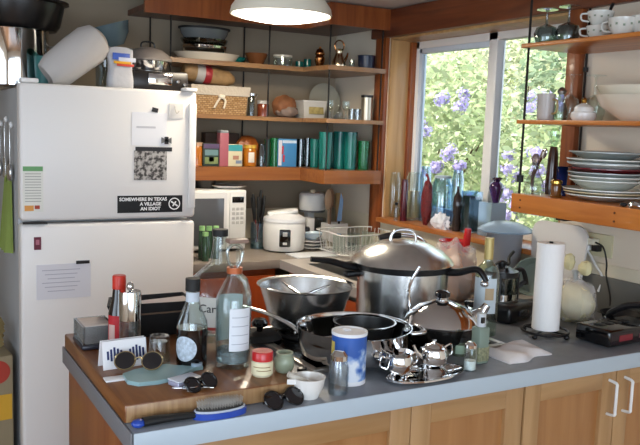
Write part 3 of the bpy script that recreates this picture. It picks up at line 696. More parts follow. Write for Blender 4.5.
# --- middle shelf
xa_, xb_ = bx(188, 3.56), bx(244, 3.56); xc = (xa_ + xb_) / 2; bw = xb_ - xa_
t = thing('wicker_basket', 'wicker basket with white cloth liner on the middle shelf', 'basket', (xc, 3.62, Z2))
bh = .125
def taper(w, d, h, t_, k=.93):
    m = MB(); vs = []
    for (ww, dd, zz_) in ((w * k, d * k, 0), (w, d, h), (w - 2 * t_, d - 2 * t_, h), (w * k - 2 * t_, d * k - 2 * t_, t_)):
        vs += [(-ww / 2, -dd / 2, zz_), (ww / 2, -dd / 2, zz_), (ww / 2, dd / 2, zz_), (-ww / 2, dd / 2, zz_)]
    fs = [(0, 1, 2, 3)] + [(a * 4 + i, a * 4 + (i + 1) % 4, (a + 1) * 4 + (i + 1) % 4, (a + 1) * 4 + i) for a in range(3) for i in range(4)] + [(12, 13, 14, 15)]
    m.add(vs, fs); return m
taper(bw, .22, bh, .006).build('body', wicker('wicker_weave'), t)
m = MB()
taper(bw + .014, .235, .045, .008, .98).build('liner', mat('liner_cloth', 'bdb2a2', .9, bump=.3, bscale=80), t).location.z = bh - .035
m.tube([(0, -.118, .085), (-.02, -.122, .06), (-.035, -.12, .03)], .005, 8).tube([(0, -.118, .085), (.02, -.122, .065), (.012, -.121, .03)], .005, 8).blob((.002, -.12, .085), (.018, .008, .012)).build('ribbon', mat('ribbon_cloth', 'd6ccba', .9), t)
p = ony(208, 72, 3.62)
t = thing('bread_bag', 'long loaf in clear bag with red band on the basket', 'bread', (p.x, 3.60, Z2 + bh + .015), 0)
rY = Matrix.Rotation(R(90), 3, 'Y') 
MB().lathe([(0, -.14), (.03, -.135), (.042, -.11), (.044, 0), (.04, .09), (.02, .125), (0, .135)], 24, (0, 0, .045), Matrix.Rotation(R(97), 3, 'Y')).build('loaf', mat('loaf_brown', '9a7a52', .6, var=.25, vscale=20), t)
MB().lathe([(.044, -.035), (.0455, -.03), (.0455, -.005), (.044, 0)], 24, (0, 0, .045), Matrix.Rotation(R(97), 3, 'Y')).build('red_band', mat('band_red', '9a2a30', .4), t)
MB().lathe([(.0438, -.075), (.0455, -.07), (.0455, -.036), (.0438, -.034)], 24, (0, 0, .045), Matrix.Rotation(R(97), 3, 'Y')).build('white_band', mat('band_white', 'aeaaa6', .4), t)
t = thing('clamp_jar', 'tall narrow glass jar with metal clamp beside the basket', 'jar', (bx(251, 3.57), 3.57, Z2))
MB().lathe([(0, 0), (.017, 0), (.018, .09), (.014, .1), (.0, .1)], 24).build('body', GLASSK, t); MB().lathe([(0, .1), (.02, .1), (.02, .11), (0, .112)], 24).build('lid', STEELP, t); MB().tube([(.018, 0, .08), (.03, 0, .1), (.034, 0, .108)], .002, 6).build('clamp', STEELP, t)
t = thing('spice_jar', 'squat jar of red-brown contents with pale lid', 'jar', (bx(263, 3.57), 3.57, Z2))
MB().lathe([(0, 0), (.029, 0), (.03, .055), (.027, .062), (0, .062)], 28).build('body', mat('paprika_jar', '7c3a22', .15, coat=.6), t); MB().lathe([(0, .062), (.029, .062), (.029, .078), (0, .078)], 28).build('lid', mat('pale_lid', 'b8b4ae', .35), t)
t = thing('bread_loaf', 'wrapped round brown bread standing between jar and white tub', 'bread', (bx(284, 3.6), 3.6, Z2))
MB().blob((0, 0, .055), (.062, .05, .058), 26, 16, .07, 3, 2, zmin=0).build('loaf', mat('crust', '8d5a38', .7, var=.3, vscale=15), t)
MB().blob((.01, -.008, .03), (.062, .055, .034), 26, 14, .08, 4, 6, zmin=.001).build('wrapping', mat('wrap_film', 'b8a294', .2, 0, .5, 1.2), t)
t = thing('plastic_tub', 'white plastic tub with yellow label on the middle shelf', 'tub', (bx(310, 3.6), 3.6, Z2))
taper(.135, .11, .085, .003, .85).build('body', mat('tub_white', 'cfccc4', .35), t)
MB().box((0, 0, .088), (.142, .117, .008), .003).build('lid', mat('tub_lid', 'dad8d2', .35), t)
MB().box((0.008, -.0525, .045), (.085, .003, .045), rot=Matrix.Rotation(R(-6), 3, 'X')).build('label', mat('label_gold', 'a89860', .6, var=.3, vscale=60), t)
p = ony(333, 92, 3.62)
LT('glass_plate', 'round translucent plate leaning at the back of the middle shelf', 'plate', [(0, 0), (.06, 0), (.095, .012), (.096, .015), (.06, .004), (0, .004)], mat('plate_pale', 'a8a494', .3), (bx(322, 3.72), 3.71, Z2 + .096), rot=Matrix.Rotation(R(84), 3, 'X'))
def stemglass(name, label, loc, h, r, group=None, m=GLASS, up=False):
    fr = r * .8; t = thing(name, label, 'glass', loc, 0, group)
    pr = [(0, 0), (fr, .001), (fr, .003), (.005, .008), (.0035, h * .3), (.006, h * .45), (r * .7, h * .55), (r, h * .75), (r * .85, h)]
    inn = [(r * .85 - .0015, h), (r - .002, h * .75), (r * .68, h * .56), (.002, h * .475), (0, h * .475)]
    pts = pr + inn
    if up: pts = [(a, h - b) for a, b in pts]
    MB().lathe(pts[:6] if not up else pts[:6], 24).build('stem', m, t); MB().lathe(pts[5:], 28).build('bowl', m, t); return t
t = thing('decanter', 'small crystal decanter with pointed stopper on the middle shelf', 'decanter', (bx(338, 3.42), 3.42, Z2))
MB().lathe([(0, 0), (.024, 0), (.028, .02), (.022, .045), (.009, .06), (.008, .075), (.013, .08), (0, .08)], 24, fn=lambda a, z: 1 + .05 * math.cos(a * 10)).build('body', GLASS, t)
MB().lathe([(.006, .08), (.013, .095), (.009, .11), (.004, .13), (0, .133)], 16).build('stopper', GLASS, t)
for px, l in ((330, 'crystal sherry glass left of the small decanter'), (346, 'crystal sherry glass right of the small decanter')):
    stemglass('sherry_glass', l, (bx(px, 3.36), 3.36, Z2), .09, .02, 'crystal glasses on the middle shelf')
for px in (352, 358): LT('glass_cup', 'cut glass cup lying stacked beside the tall canister' if px < 355 else 'second cut glass cup touching the tall canister', 'cup', shell(.018, .002, 0, .055), PLASTC, (bx(px, 3.4), 3.4, Z2), 'cut glass cups on the middle shelf')
t = thing('canister', 'tall silver canister with black lid at the shelf end', 'canister', (bx(366.5, 3.33), 3.33, Z2))
MB().lathe([(0, 0), (.028, 0), (.028, .112), (0, .112)], 28).build('body', mat('canister_metal', 'b5ab98', .3, 1), t); MB().lathe([(0, .112), (.03, .112), (.03, .124), (0, .124)], 28).build('lid', BLACK, t)
# --- lower thick shelf
def carton(name, label, px0, px1, pyt, y, m, cat='box', d=.06, extra=None, z=Z1s):
    x0, x1 = bx(px0, y), bx(px1, y); h = bz((px0 + px1) / 2, pyt, y) - z; w = x1 - x0
    t = thing(name, label, cat, ((x0 + x1) / 2, y + d / 2, z)); MB().box((0, 0, h / 2), (w, d, h), .002).build('body', m, t)
    if extra:
        for (u, v, uw, vh, c) in extra: MB().box((u * w, -d / 2 - .0005, v * h), (uw * w, .002, vh * h)).build('printed_panel', mat('pr_' + c, c, .5), t)
    return t
Y = 3.55
t = thing('jam_jar', 'orange jar half hidden behind the fridge edge', 'jar', (bx(199, 3.56), 3.58, Z1s))
MB().lathe([(0, 0), (.03, 0), (.031, .085), (.026, .095), (0, .095)], 24).build('body', mat('jam_orange', 'b56a1e', .15, coat=.5), t); MB().lathe([(0, .095), (.029, .095), (.029, .112), (0, .112)], 24).build('lid', mat('lid_pale', 'c8a080', .4), t)
carton('tea_box', 'dark green tea box with purple top and landscape print', 204, 220.5, 143.5, 3.54, mat('tea_dark', '2e3f3a', .5), extra=((0, .88, .98, .2, '5a4a6a'), (0, .6, .8, .25, '6a8a90'), (0, .25, .8, .3, '7a8a5a'), (0, .3, .3, .2, 'a06a50')))
t = carton('biscuit_tin', 'tall narrow pink canister with grey top', 220.8, 229.5, 133, 3.53, mat('pink_tin', 'a8606a', .4), 'tin', .045)
MB().box((0, 0, bz(225, 133, 3.53) - Z1s + .006), (.04, .046, .014), .002).build('lid', mat('tin_grey', '8f9498', .4), t)
carton('tea_box', 'cream tea box with teal top beside the yellow-lid jar', 228.8, 243.5, 144.5, 3.54, mat('tea_cream', 'd5cfae', .5), extra=((0, .84, .98, .28, '3a98a0'), (0.05, .4, .4, .18, 'b0806a'), (.25, .2, .4, .15, '7a8aa0')))
t = thing('honey_jar', 'amber jar with yellow lid and white label', 'jar', (bx(251, 3.56), 3.56, Z1s))
MB().lathe([(0, 0), (.032, 0), (.034, .01), (.034, .08), (.028, .09), (0, .09)], 28).build('body', mat('honey_amber', 'b06a1c', .12, coat=.6), t); MB().lathe([(0, .09), (.032, .09), (.032, .106), (0, .106)], 28).build('lid', mat('lid_yellow', 'c9a23c', .35), t)
arc(.0342, .02, .07, -125, -75).build('label', mat('label_white_small', 'd8d2c4', .6), t)
p = ony(249, 137, 3.68)
t = thing('bread_bag', 'orange-brown bun in a bag behind the tea boxes', 'bread', (p.x, 3.70, Z1s))
MB().blob((0, 0, .07), (.068, .04, .08), 24, 14, .06, 3, 8, zmin=0).build('bag_body', mat('bun_orange', 'b8642c', .35, var=.25, vscale=20), t)
LT('storage_jar', 'tilted clear glass jar between honey jar and green tumblers', 'jar', [(0, 0), (.022, 0), (.024, .07), (.016, .1), (.016, .112), (0, .112)], GLASSK, (bx(262.5, 3.56), 3.56, Z1s))
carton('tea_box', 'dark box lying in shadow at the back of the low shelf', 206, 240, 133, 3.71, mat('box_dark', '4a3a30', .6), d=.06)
for (px, rr, pt, mm, l) in ((268, .016, 139, mat('dark_green_bottle', '1d3a2c', .1, coat=.5), 'dark green slim bottle beside the tilted clear jar'), (275.5, .022, 138, mat('bright_green_glass', '1c8a4a', .05, 0, .6), 'bright green tumbler left of the blue carton'), (302, .023, 139, GLASSK, 'grey glass tumbler right of the blue carton'), (309, .021, 138, GLASSK, 'grey glass tumbler touching the teal cups')):
    y = 3.56; h = bz(px, pt, y) - Z1s
    LT('tumbler', l, 'glass', shell(rr, .002, 0, h), mm, (bx(px, y), y, Z1s), 'coloured tumblers on the low shelf')
carton('milk_carton', 'blue and white carton with red zigzag print', 279.5, 298, 139, 3.53, mat('carton_blue', '4a8cc0', .4), 'carton', .07, extra=((-.4, .5, .18, .9, 'd8d8e0'), (-.27, .6, .1, .3, 'b8404a'), (-.2, .3, .1, .25, 'b8404a'), (.1, .9, .75, .1, 'c8d8e8')))
cupspec = [(316, 3.50, .025, 139, 'teal cup half behind the rod'), (327, 3.36, .036, 132, 'large teal tumbler with white streaks near the rod'), (341, 3.40, .034, 131.5, 'teal tumbler in the middle of the teal row'), (352, 3.345, .034, 132, 'tall teal tumbler nearest the green one'), (334, 3.50, .03, 133, 'teal tumbler standing in the rear of the teal row')]
for (px, y, rr, pt, l) in cupspec:
    h = bz(px, pt, y) - Z1s; LT('tumbler', l, 'glass', walls([(0, 0), (rr * .85, 0), (rr, h)], .0025), GLASST, (bx(px, y), y, Z1s), 'teal tumblers on the low shelf')
h = bz(365, 141, 3.33) - Z1s
LT('tumbler', 'green tumbler at the window end of the low shelf', 'glass', walls([(0, 0), (.026, 0), (.031, h)], .0025), mat('green_cup_glass', '1f9a5a', .05, 0, .7), (bx(365.5, 3.33), 3.33, Z1s), 'teal tumblers on the low shelf')

# ================================================================== BACK COUNTER
def bx(px, y, py=235): return ony(px, py, y).x
mx0, mx1 = bx(194, 3.45), bx(246.5, 3.45); mz = bz(220, 190.5, 3.45) ; 
t = thing('microwave', 'white microwave oven on the back worktop beside the fridge', 'microwave', ((mx0 + mx1) / 2 - .04, 3.6, CZ))
w = mx1 - mx0 + .08; h = mz - CZ
MB().box((0, .01, h / 2 + .006), (w, .30, h - .012), .006).build('body', WHITE, t)
MB().box((-.045, -.143, h / 2 + .004), (w - .115, .012, h - .03), .004).build('door', mat('mw_door', 'd8d8d8', .3), t)
MB().box((-.045, -.150, h / 2), (w - .15, .004, h - .075), .002).build('door_window', mat('mw_window', '55585e', .15), t)
MB().box((w / 2 - .048, -.143, h / 2 + .004), (.082, .010, h - .03), .003).build('control_panel', mat('mw_panel', 'dededc', .35), t)
MB().box((w / 2 - .048, -.149, h - .045), (.06, .003, .028), .001).build('display', BLACKG, t)
for a in range(3):
    for b in range(4): MB().box((w / 2 - .07 + a * .022, -.149, h - .09 - b * .022), (.016, .002, .014), .0005).build('key', mat('key_grey', 'b8b8b6', .4), t)
for a in (-1, 1): MB().box((a * (w / 2 - .04), .0, .004), (.03, .2, .008)).build('foot', BLACKM, t)
t = thing('plate', 'white oval plate lying on top of the microwave', 'plate', (bx(228, 3.55), 3.56, mz + .0005))
MB().lathe([(0, 0), (.05, 0), (.088, .014), (.09, .017), (.05, .006), (0, .006)], 36).build('dish', CERAM, t)
LT('dark_pan', 'dark shallow pan on the microwave left of the plate', 'pan', walls([(0, 0), (.05, 0), (.062, .045)], .003), mat('pan_dark', '33302e', .3), (bx(203, 3.6), 3.6, mz + .0005))
# green capped bottles
for i, (px, py, l) in enumerate(((202, 3.30, 'green-capped bottle closest to the fridge'), (209, 3.32, 'green-capped bottle second from the fridge'), (216, 3.30, 'green-capped bottle third from the fridge'), (205.5, 3.25, 'green-capped bottle standing in front of the others'))):
    t = thing('spice_bottle', l, 'bottle', (bx(px, py), py, CZ), 0, 'green-capped bottles before the microwave')
    hh = bz(px, 226 if i < 3 else 232, py) - CZ
    MB().lathe([(0, 0), (.016, 0), (.016, hh * .8), (.011, hh * .86), (0, hh * .86)], 18).build('body', mat('herb_green', '2f4a38', .15, coat=.4, var=.3, vscale=80), t)
    MB().lathe([(0, hh * .86), (.0135, hh * .86), (.0135, hh), (0, hh)], 18).build('cap', mat('cap_green', '9fd08c', .4), t)
# utensil crock beside microwave
p = ony(258, 240, 3.42); x = p.x
t = thing('utensil_jar', 'glass jar full of black-handled utensils beside the microwave', 'jar', (bx(257.5, 3.52), 3.52, CZ))
MB().lathe(shell(.036, .003, 0, .13), 28).build('body', GLASSB, t)
MB().lathe([(0, .004), (.031, .004), (.031, .03), (0, .03)], 24).build('foam_base', mat('jar_fill', '8a9480', .6), t)
rnd = random.Random(9)
for k in range(8):
    a = rnd.uniform(0, 6.28); q = (math.cos(a) * .03, math.sin(a) * .02, rnd.uniform(.2, .27))
    u = thing('kitchen_utensil', 'black-handled utensil standing in the glass jar by the microwave', 'utensil', (bx(257.5, 3.52), 3.52, CZ), 0, 'black-handled utensils in the jar')
    MB().tube([(math.cos(a) * -.01, math.sin(a) * -.01, .033), (q[0] * .6, q[1] * .6, q[2] * .6)], .003, 6).build('shaft', [STEELD, mat('utensil_red', 'a84038', .4), mat('utensil_blue', '3a70a0', .4)][k % 3], u)
    MB().tube([(q[0] * .6, q[1] * .6, q[2] * .6), q, (q[0] * 1.15, q[1] * 1.1, q[2] + .03)], [.005, .009, .006], 8).build('handle', BLACKM, u)
# rice cooker
p = onz(284, 252, CZ); y = 3.42; x = bx(284, y)
t = thing('rice_cooker', 'white rice cooker with black switch panel on the back worktop', 'rice cooker', (x, y, CZ), R(-24))
MB().lathe([(0, .008), (.098, .008), (.102, .02), (.106, .09), (.104, .14), (.1, .15), (0, .15)], 44, sy=.95).build('body', WHITE, t)
MB().lathe([(0, 0), (.07, 0), (.075, .01), (0, .01)], 24).build('foot_ring', BLACKM, t)
MB().box((0, -.1, .075), (.055, .02, .085), .006).build('switch_panel', BLACKG, t)
MB().box((0, -.112, .05), (.02, .006, .012), .002).build('switch', WHITE, t)
MB().box((0, -.111, .095), (.022, .003, .02), .001).build('indicator', mat('panel_grey', 'a8a8a8', .4), t)
MB().box((.112, 0, .11), (.03, .05, .02), .006).build('side_handle', BLACK, t)
m = MB()
m.lathe([(.107, .15), (.104, .165), (.07, .185), (.0, .19)], 44, sy=.95).lathe([(0, .15), (.107, .15)], 44, sy=.95)
m.build('lid', mat('lid_white', 'dfe2e6', .3), t)
MB().box((-.01, .0, .192), (.15, .08, .022), .009, Matrix.Rotation(R(-8), 3, 'Y'), 3).build('lid_handle', WHITE, t)
# food processor
y = 3.6; x = bx(311, y); hz_ = bz(311, 191, y) - CZ
t = thing('coffee_grinder', 'white burr coffee grinder with clear bin behind the rice cooker', 'grinder', (x, y, CZ))
MB().box((0, 0, .02), (.11, .13, .04), .01).build('base', BLACK, t)
MB().box((0, .03, .1), (.04, .05, .14), .006).build('column', WHITE, t)
MB().box((.03, -.02, .09), (.06, .07, .1), .004).build('grounds_bin', GLASSK, t)
MB().box((-.03, -.02, .09), (.04, .07, .1), .004).build('front_column', WHITE, t)
MB().lathe([(0, .17), (.068, .17), (.07, .18), (0, .18)], 36).build('collar', mat('collar_grey', '55585c', .3), t)
MB().lathe([(0, .18), (.066, .18), (.07, .19), (.07, hz_ - .02), (.06, hz_ - .008), (0, hz_ - .008)], 36).build('hopper', WHITE, t)
MB().lathe([(0, hz_ - .008), (.018, hz_ - .008), (.014, hz_ + .006), (0, hz_ + .008)], 20).build('lid_knob', mat('knob_cream', 'd8c8a8', .4), t)
# bowls/plates by the rice cooker
p = onz(308, 248, CZ)
for k in range(4):
    o = LT('plate', ['white plate at the bottom of the pile by the rice cooker', 'second white plate up in the pile by the rice cooker', 'third white plate up in the pile by the rice cooker', 'blue-white bowl topping the pile by the rice cooker'][k], 'plate', [(0, 0), (.04, 0), (.075, .012), (.076, .016), (.04, .005), (0, .005)] if k < 3 else bowlprof(.06, .035), CERAM if k < 3 else mat('bluewhite_ceramic', 'c8dcec', .2, coat=.3), (1.885, 3.425, CZ + .0165 * k + .001), 'plates piled by the rice cooker')
LT('metal_bowl', 'round dark steel pot behind the plates by the rice cooker', 'pot', walls([(0, 0), (.06, 0), (.075, .07)], .003), STEELD, (1.80, 3.62, CZ))
# crock with wooden spoons and knife
y = 3.46; x = bx(334, y)
t = thing('utensil_crock', 'square white crock holding wooden spoons and blue knife', 'crock', (x, y, CZ))
hh = bz(334, 223, y) - CZ
taper(.11, .09, hh, .005, .92).build('body', mat('crock_white', 'dcd9d4', .4), t)
def spoon(label, dx, dy, lean, h, m, kind='spoon', group=None):
    u = thing('wooden_spoon' if kind == 'spoon' else 'knife', label, kind if kind != 'spoon' else 'spoon', (x + dx, y + dy, CZ + .008), 0, group)
    a = (0, 0, 0); b = (lean * .6, 0, h * .65); c = (lean, 0, h)
    if kind == 'spoon':
        MB().tube([a, b], .0045, 8).build('handle', m, u); MB().blob((lean * .82, 0, h * .83), (.021, .007, h * .19), 16, 10).build('spoon_bowl', m, u)
    else:
        MB().tube([a, (b[0] * .7, 0, b[2] * .7)], .006, 8).build('handle', BLACKM, u)
        MB().prism([(b[0] * .7 - .013, h * .45), (b[0] * .7 + .014, h * .45), (lean + .014, h * .85), (lean - .002, h)], -.0012, .0012, FACE).build('blade', mat('blade_blue', '8fb4dc', .25), u)
    return u
WS = mat('spoon_wood', 'b09274', .6); WS2 = mat('spoon_wood_dark', '8a6a50', .6)
spoon('wooden spoon leaning left in the white crock', -.03, .0, -.015, .285, WS, group='wooden spoons in the crock')
spoon('darker wooden spoon standing behind in the white crock', -.015, .015, -.005, .29, WS2, group='wooden spoons in the crock')
spoon('blue-bladed knife upright in the white crock', .022, .0, .012, .275, WS, 'knife')
LT('pill_bottle', 'small white and black bottle between the spoons and knife', 'bottle', [(0, 0), (.012, 0), (.012, .05), (.008, .055), (.008, .065), (0, .065)], WHITE, (x + .004, y + .055, CZ + hh * .0 + .0))
# cutting board, grey vases, white board at the corner
y = 3.56; x = bx(353, y); 
t = thing('cutting_board', 'pale wooden board leaning in the corner behind the dish rack', 'board', (x, 3.66, CZ), 0, None, (R(-4), 0, 0))
MB().box((0, 0, .13), (.10, .018, .26), .006).build('board', W_BOARD, t)
t = thing('white_board', 'cream chopping board leaning against the wall by the window trim', 'board', (bx(372, 3.74), 3.755, CZ), 0, None, (R(-3), 0, 0))
MB().box((0, 0, .155), (.16, .012, .31), .005).build('board', mat('board_cream', 'd8ccac', .5), t)
for (px, y, pt, rr, l) in ((366, 3.50, 205, .035, 'dark grey rounded jug in front of the cream board'), (356, 3.6, 205, .02, 'slim grey bottle between the two boards')):
    hh = bz(px, pt, y) - CZ
    LT('stone_jug', l, 'jug', [(0, 0), (rr * .7, 0), (rr, hh * .3), (rr, hh * .7), (rr * .5, hh * .92), (rr * .5, hh), (0, hh)], mat('jug_grey', '6a625c', .4), (bx(px, y), y, CZ))
# dish rack
ra = onz(322, 250, CZ)
rx, ry, rw, rd = 2.025, 3.205, .31, .27
t = thing('dish_rack', 'white wire dish rack beside the sink', 'dish rack', (rx, ry, CZ))
RK = mat('rack_wire', 'd8d8d4', .35)
def rect(w, d, z): return [(-w / 2, -d / 2, z), (0, -d / 2 - .006, z), (w / 2, -d / 2, z), (w / 2 + .004, 0, z), (w / 2, d / 2, z), (0, d / 2 + .006, z), (-w / 2, d / 2, z), (-w / 2 - .004, 0, z)]
MB().tube(rect(rw, rd, .115), .0035, 8, close=True).build('top_rim', RK, t)
MB().tube(rect(rw * .92, rd * .9, .02), .0025, 8, close=True).build('bottom_rim', RK, t)
m = MB()
for i in range(12):
    u = -rw / 2 + rw * (i + .5) / 12
    m.tube([(u, -rd / 2, .115), (u * .93, -rd * .45, .02), (u * .93, 0, .012), (u * .93, rd * .45, .02), (u, rd / 2, .115)], .0015, 6, smooth=False)
for i in range(8):
    u = -rd / 2 + rd * (i + .5) / 8
    m.tube([(-rw / 2, u, .115), (-rw * .46, u * .9, .02), (rw * .46, u * .9, .02), (rw / 2, u, .115)], .0015, 6, smooth=False)
m.build('wires', RK, t)
for i in range(3):
    LT('glass_cup', 'upturned clear glass in the dish rack beside the spoon crock' if i == 0 else ('upturned clear glass in the middle of the dish rack' if i == 1 else 'upturned clear glass at the window end of the dish rack'), 'glass', [(r_, .09 - z_) for r_, z_ in shell(.03, .002, 0, .085)], GLASS, (rx - .13 + .1 * i, ry - .04 + .03 * i, CZ + .02), 'glasses drying in the rack')
LT('stone', 'grey-brown rounded scrubber lump on the drainboard', 'scrubber', [(0, 0), (.028, 0), (.036, .018), (.03, .034), (.008, .042), (.004, .052), (0, .052)], mat('potato_grey', '8a8474', .7, bump=.3, bscale=40), tuple(onz(326, 249, CZ)))
o = MB().box((1.80, 3.24, CZ + .004), (.24, .13, .006), .002).build('drain_mat', mat('mat_white', 'e2e6ea', .4)); tag(o, 'white drain mat on the worktop below the dish rack', 'mat')
# faucet
t = thing('faucet', 'chrome tap with black spray head behind the stockpot lid', 'faucet', (2.12, 2.76, CZ))
MB().lathe([(0, 0), (.028, 0), (.024, .02), (.016, .05), (0, .05)], 24).build('base', CHROME, t)
MB().tube([(0, 0, .04), (-.01, 0, .1), (-.05, .02, .14), (-.12, .05, .15)], [.012, .012, .011, .011], 12).build('spout', CHROME, t)
MB().tube([(-.12, .05, .15), (-.17, .07, .145), (-.21, .085, .135)], [.013, .017, .015], 12).build('spray_head', BLACK, t)
MB().tube([(.0, -.06, .0), (0, -.06, .05), (-.03, -.065, .09)], .007, 10).build('lever', CHROME, t)

# ================================================================== WINDOW SILL
def wy(px, x, py=215): return onx(px, py, x).y
def wz(px, py, x): return onx(px, py, x).z
ZS = WZ0 - .0005
def sill(name, label, cat, px, pt, x, rr, prof, m, group=None, lid=None, fill=None, fn=None, seg=28):
    y = wy(px, x); h = wz(px, pt, x) - ZS
    t = thing(name, label, cat, (x, y, ZS), 0, group)
    MB().lathe([(r_ * rr, z_ * h) for r_, z_ in prof], seg, fn=fn).build('body', m, t)
    if lid: MB().lathe([(0, h), (rr * .8, h), (rr * .82, h + .012), (0, h + .014)], 24).build('lid', lid, t)
    if fill: MB().lathe([(0, h * .03 + .004), (rr - .006, h * .03 + .004), (rr - .006, h * fill[0]), (0, h * fill[0])], seg).build('contents', fill[1], t)
    return t
JAR = [(0, 0), (.92, 0), (1, .05), (1, .85), (.8, .95), (.8, 1), (.72, 1), (.74, .95), (.92, .84), (.92, .05), (0, .04)]
sill('glass_jar', 'clear glass jar at the far end of the sill by the trim', 'jar', 393, 172, XW + .06, .036, JAR, GLASS, 'glass jars on the window sill')
sill('pepper_shaker', 'small clear shaker with dark cap on the far end of the sill', 'shaker', 396, 205, XW - .01, .010, [(0, 0), (1, 0), (1, .8), (.6, 1), (0, 1)], PLASTC, None, BLACKM)
sill('red_bottle', 'slim dark red bottle standing on the sill', 'bottle', 403.5, 179, XW + .005, .017, [(0, 0), (1, 0), (1, .75), (.95, .9), (.8, 1), (0, 1)], mat('wine_red', '5a1420', .12, 0, .25, coat=.5), None)
sill('glass_jar', 'glass jar half filled with beige beans between two red items', 'jar', 413, 172, XW + .09, .042, JAR, GLASS, 'glass jars on the window sill', None, (.6, mat('beige_beans', 'c8b890', .7, var=.2, vscale=150)))
y = wy(427, XW + .015)
t = thing('bean_bag', 'lumpy bag of dark red beans tied at the top', 'bag', (XW + .01, y, ZS))
h = wz(427, 176, XW + .01) - ZS
MB().blob((0, 0, h * .46), (.024, .03, h * .47), 22, 16, .07, 4, 3, zmin=0).build('beans', mat('red_beans', '6e1f22', .35, var=.45, vscale=120, bump=.8, bscale=120), t)
MB().tube([(0, 0, h * .86), (.004, .004, h * .95), (-.004, .008, h * 1.04)], [.008, .004, .008], 8).build('tied_neck', mat('red_film', '8a3a3e', .3), t)
sill('glass_jar', 'large blue-tinted glass jar in the middle of the sill', 'jar', 441, 178, XW + .085, .05, JAR, GLASSB, 'glass jars on the window sill', mat('lid_blue_grey', 'a8b8c4', .3))
y = wy(441, XW - .0)
t = thing('plastic_bag', 'crumpled white plastic bag in front of the blue-tinted jar', 'bag', (XW + .0, y, ZS))
MB().blob((0, 0, .028), (.022, .055, .04), 24, 14, .22, 5, 1, zmin=0).build('bag_body', mat('bag_white', 'e4e8f0', .4, bump=.5, bscale=40), t)
sill('dark_bottle', 'dark brown lumpy gourd-like bottle with thin neck', 'bottle', 457, 186, XW + .02, .021, [(0, 0), (.8, 0), (1, .15), (.8, .35), (1, .55), (.9, .75), (.3, .88), (.25, 1), (0, 1)], mat('dark_brown_glass', '2e2420', .15, coat=.4))
t = sill('glass_jar', 'square glass jar filled with dark green leaves', 'jar', 471, 191, XW + .055, .048, [(0, 0), (1, 0), (1, 1), (.9, 1), (.9, .03), (0, .03)], GLASSB, 'glass jars on the window sill', None, (.88, mat('green_leaves_fill', '2c4638', .8, var=.5, vscale=60, bump=.6, bscale=60)), seg=4)
t.rotation_euler.z = R(38)
t = sill('glass_jar', 'square pale blue glass jar under the purple vase', 'jar', 492, 202, XW + .08, .058, [(0, 0), (1, 0), (1, 1), (0, 1)], mat('pale_blue_glass', 'a9c3d6', .1, 0, .6), 'glass jars on the window sill', seg=4)
t.rotation_euler.z = R(44)
x = XW + .08; jh = wz(492, 202, x) - ZS
vy = wy(501, x, 190)
vh = wz(500, 178, x) - ZS - jh
LT('purple_vase', 'small purple glass vase standing on the pale blue jar', 'vase', [(0, 0), (.014, 0), (.017, vh * .12), (.031, vh * .58), (.028, vh * .72), (.014, vh * .86), (.024, vh), (.021, vh), (.011, vh * .86), (0, vh * .8)], mat('purple_glass', '4a2860', .06, 0, .45, coat=.5), (x, wy(492, x) - .018, ZS + jh + .0005), fn=lambda a, z: 1 + .03 * math.cos(8 * a))
# more clear jars behind
for px, pt, l in ((424, 166, 'tall clear glass jar behind the bag of red beans'), (456, 170, 'tall clear glass jar behind the gourd-like bottle')):
    sill('glass_jar', l, 'jar', px, pt, XW + .115, .028, JAR, GLASSB, 'glass jars on the window sill')

# ================================================================== WINDOW-SIDE COUNTER ITEMS
def stand(px, py, x, z=CZ): p = onx(px, py, x); return p
# water tub with blue lid shape
x = 2.12; y = wy(504, x, 250); zt_ = wz(504, 231, x)
t = thing('food_container', 'tall frosted container with pale blue inverted bowl as lid', 'container', (x, y, CZ))
h = zt_ - CZ
MB().lathe(walls([(0, 0), (.058, 0), (.068, h * .8), (.07, h)], .003), 36).build('body', mat('frosted_tub', 'c9ccd4', .3, 0, .55, 1.2), t)
MB().lathe([(.106, h + .001), (.108, h + .006), (.09, h + .02), (.05, h + .036), (.02, h + .04), (0, h + .04), (0, h + .032), (.05, h + .028), (.1, h + .002)], 40).build('bowl_lid', mat('sky_plastic', 'a9c4dc', .25, 0, .35, 1.3), t)
x = 2.13; y = wy(526, x, 250)
LT('glass_bowl', 'pale greenish glass bowl on its side under the plate shelf', 'bowl', walls([(0, 0), (.03, 0), (.06, .02), (.072, .065)], .003), mat('mint_glass', 'c6dad0', .12, 0, .6), (x + .02, y, wz(526, 247, x)), rot=Matrix.Rotation(R(-75), 3, 'Y') @ Matrix.Rotation(R(20), 3, 'X'))
gb = bpy.data.objects['glass_bowl.001']; gb.location.z = CZ + .075; gb.location.y -= .05
# support box so the bowl rests: stack of lids
t = thing('white_board', 'large white rounded cutting board leaning on the wall behind the paper towel', 'board', (2.160, wy(556, 2.16, 250), CZ), 0, None, (0, R(3), 0))
m = MB(); pts = []
hb = wz(556, 222, 2.18) - CZ
for (cx, cz) in ((.085, .03), (.085, hb - .05), (-.085, hb - .05), (-.085, .03)):
    a0 = {(.085, .03): -90, (.085, hb - .05): 0, (-.085, hb - .05): 90, (-.085, .03): 180}[(cx, cz)]
    rr = .03 if cz < .1 else .05
    for k in range(7): a = R(a0 + 15 * k); pts.append((cx + rr * math.cos(a) * (1 if 1 else 0), cz + rr * math.sin(a)))
m.prism(pts, -.005, .005, Matrix.Rotation(R(90), 4, 'Z') @ FACE); m.build('board', mat('board_white', 'dedad4', .4), t)
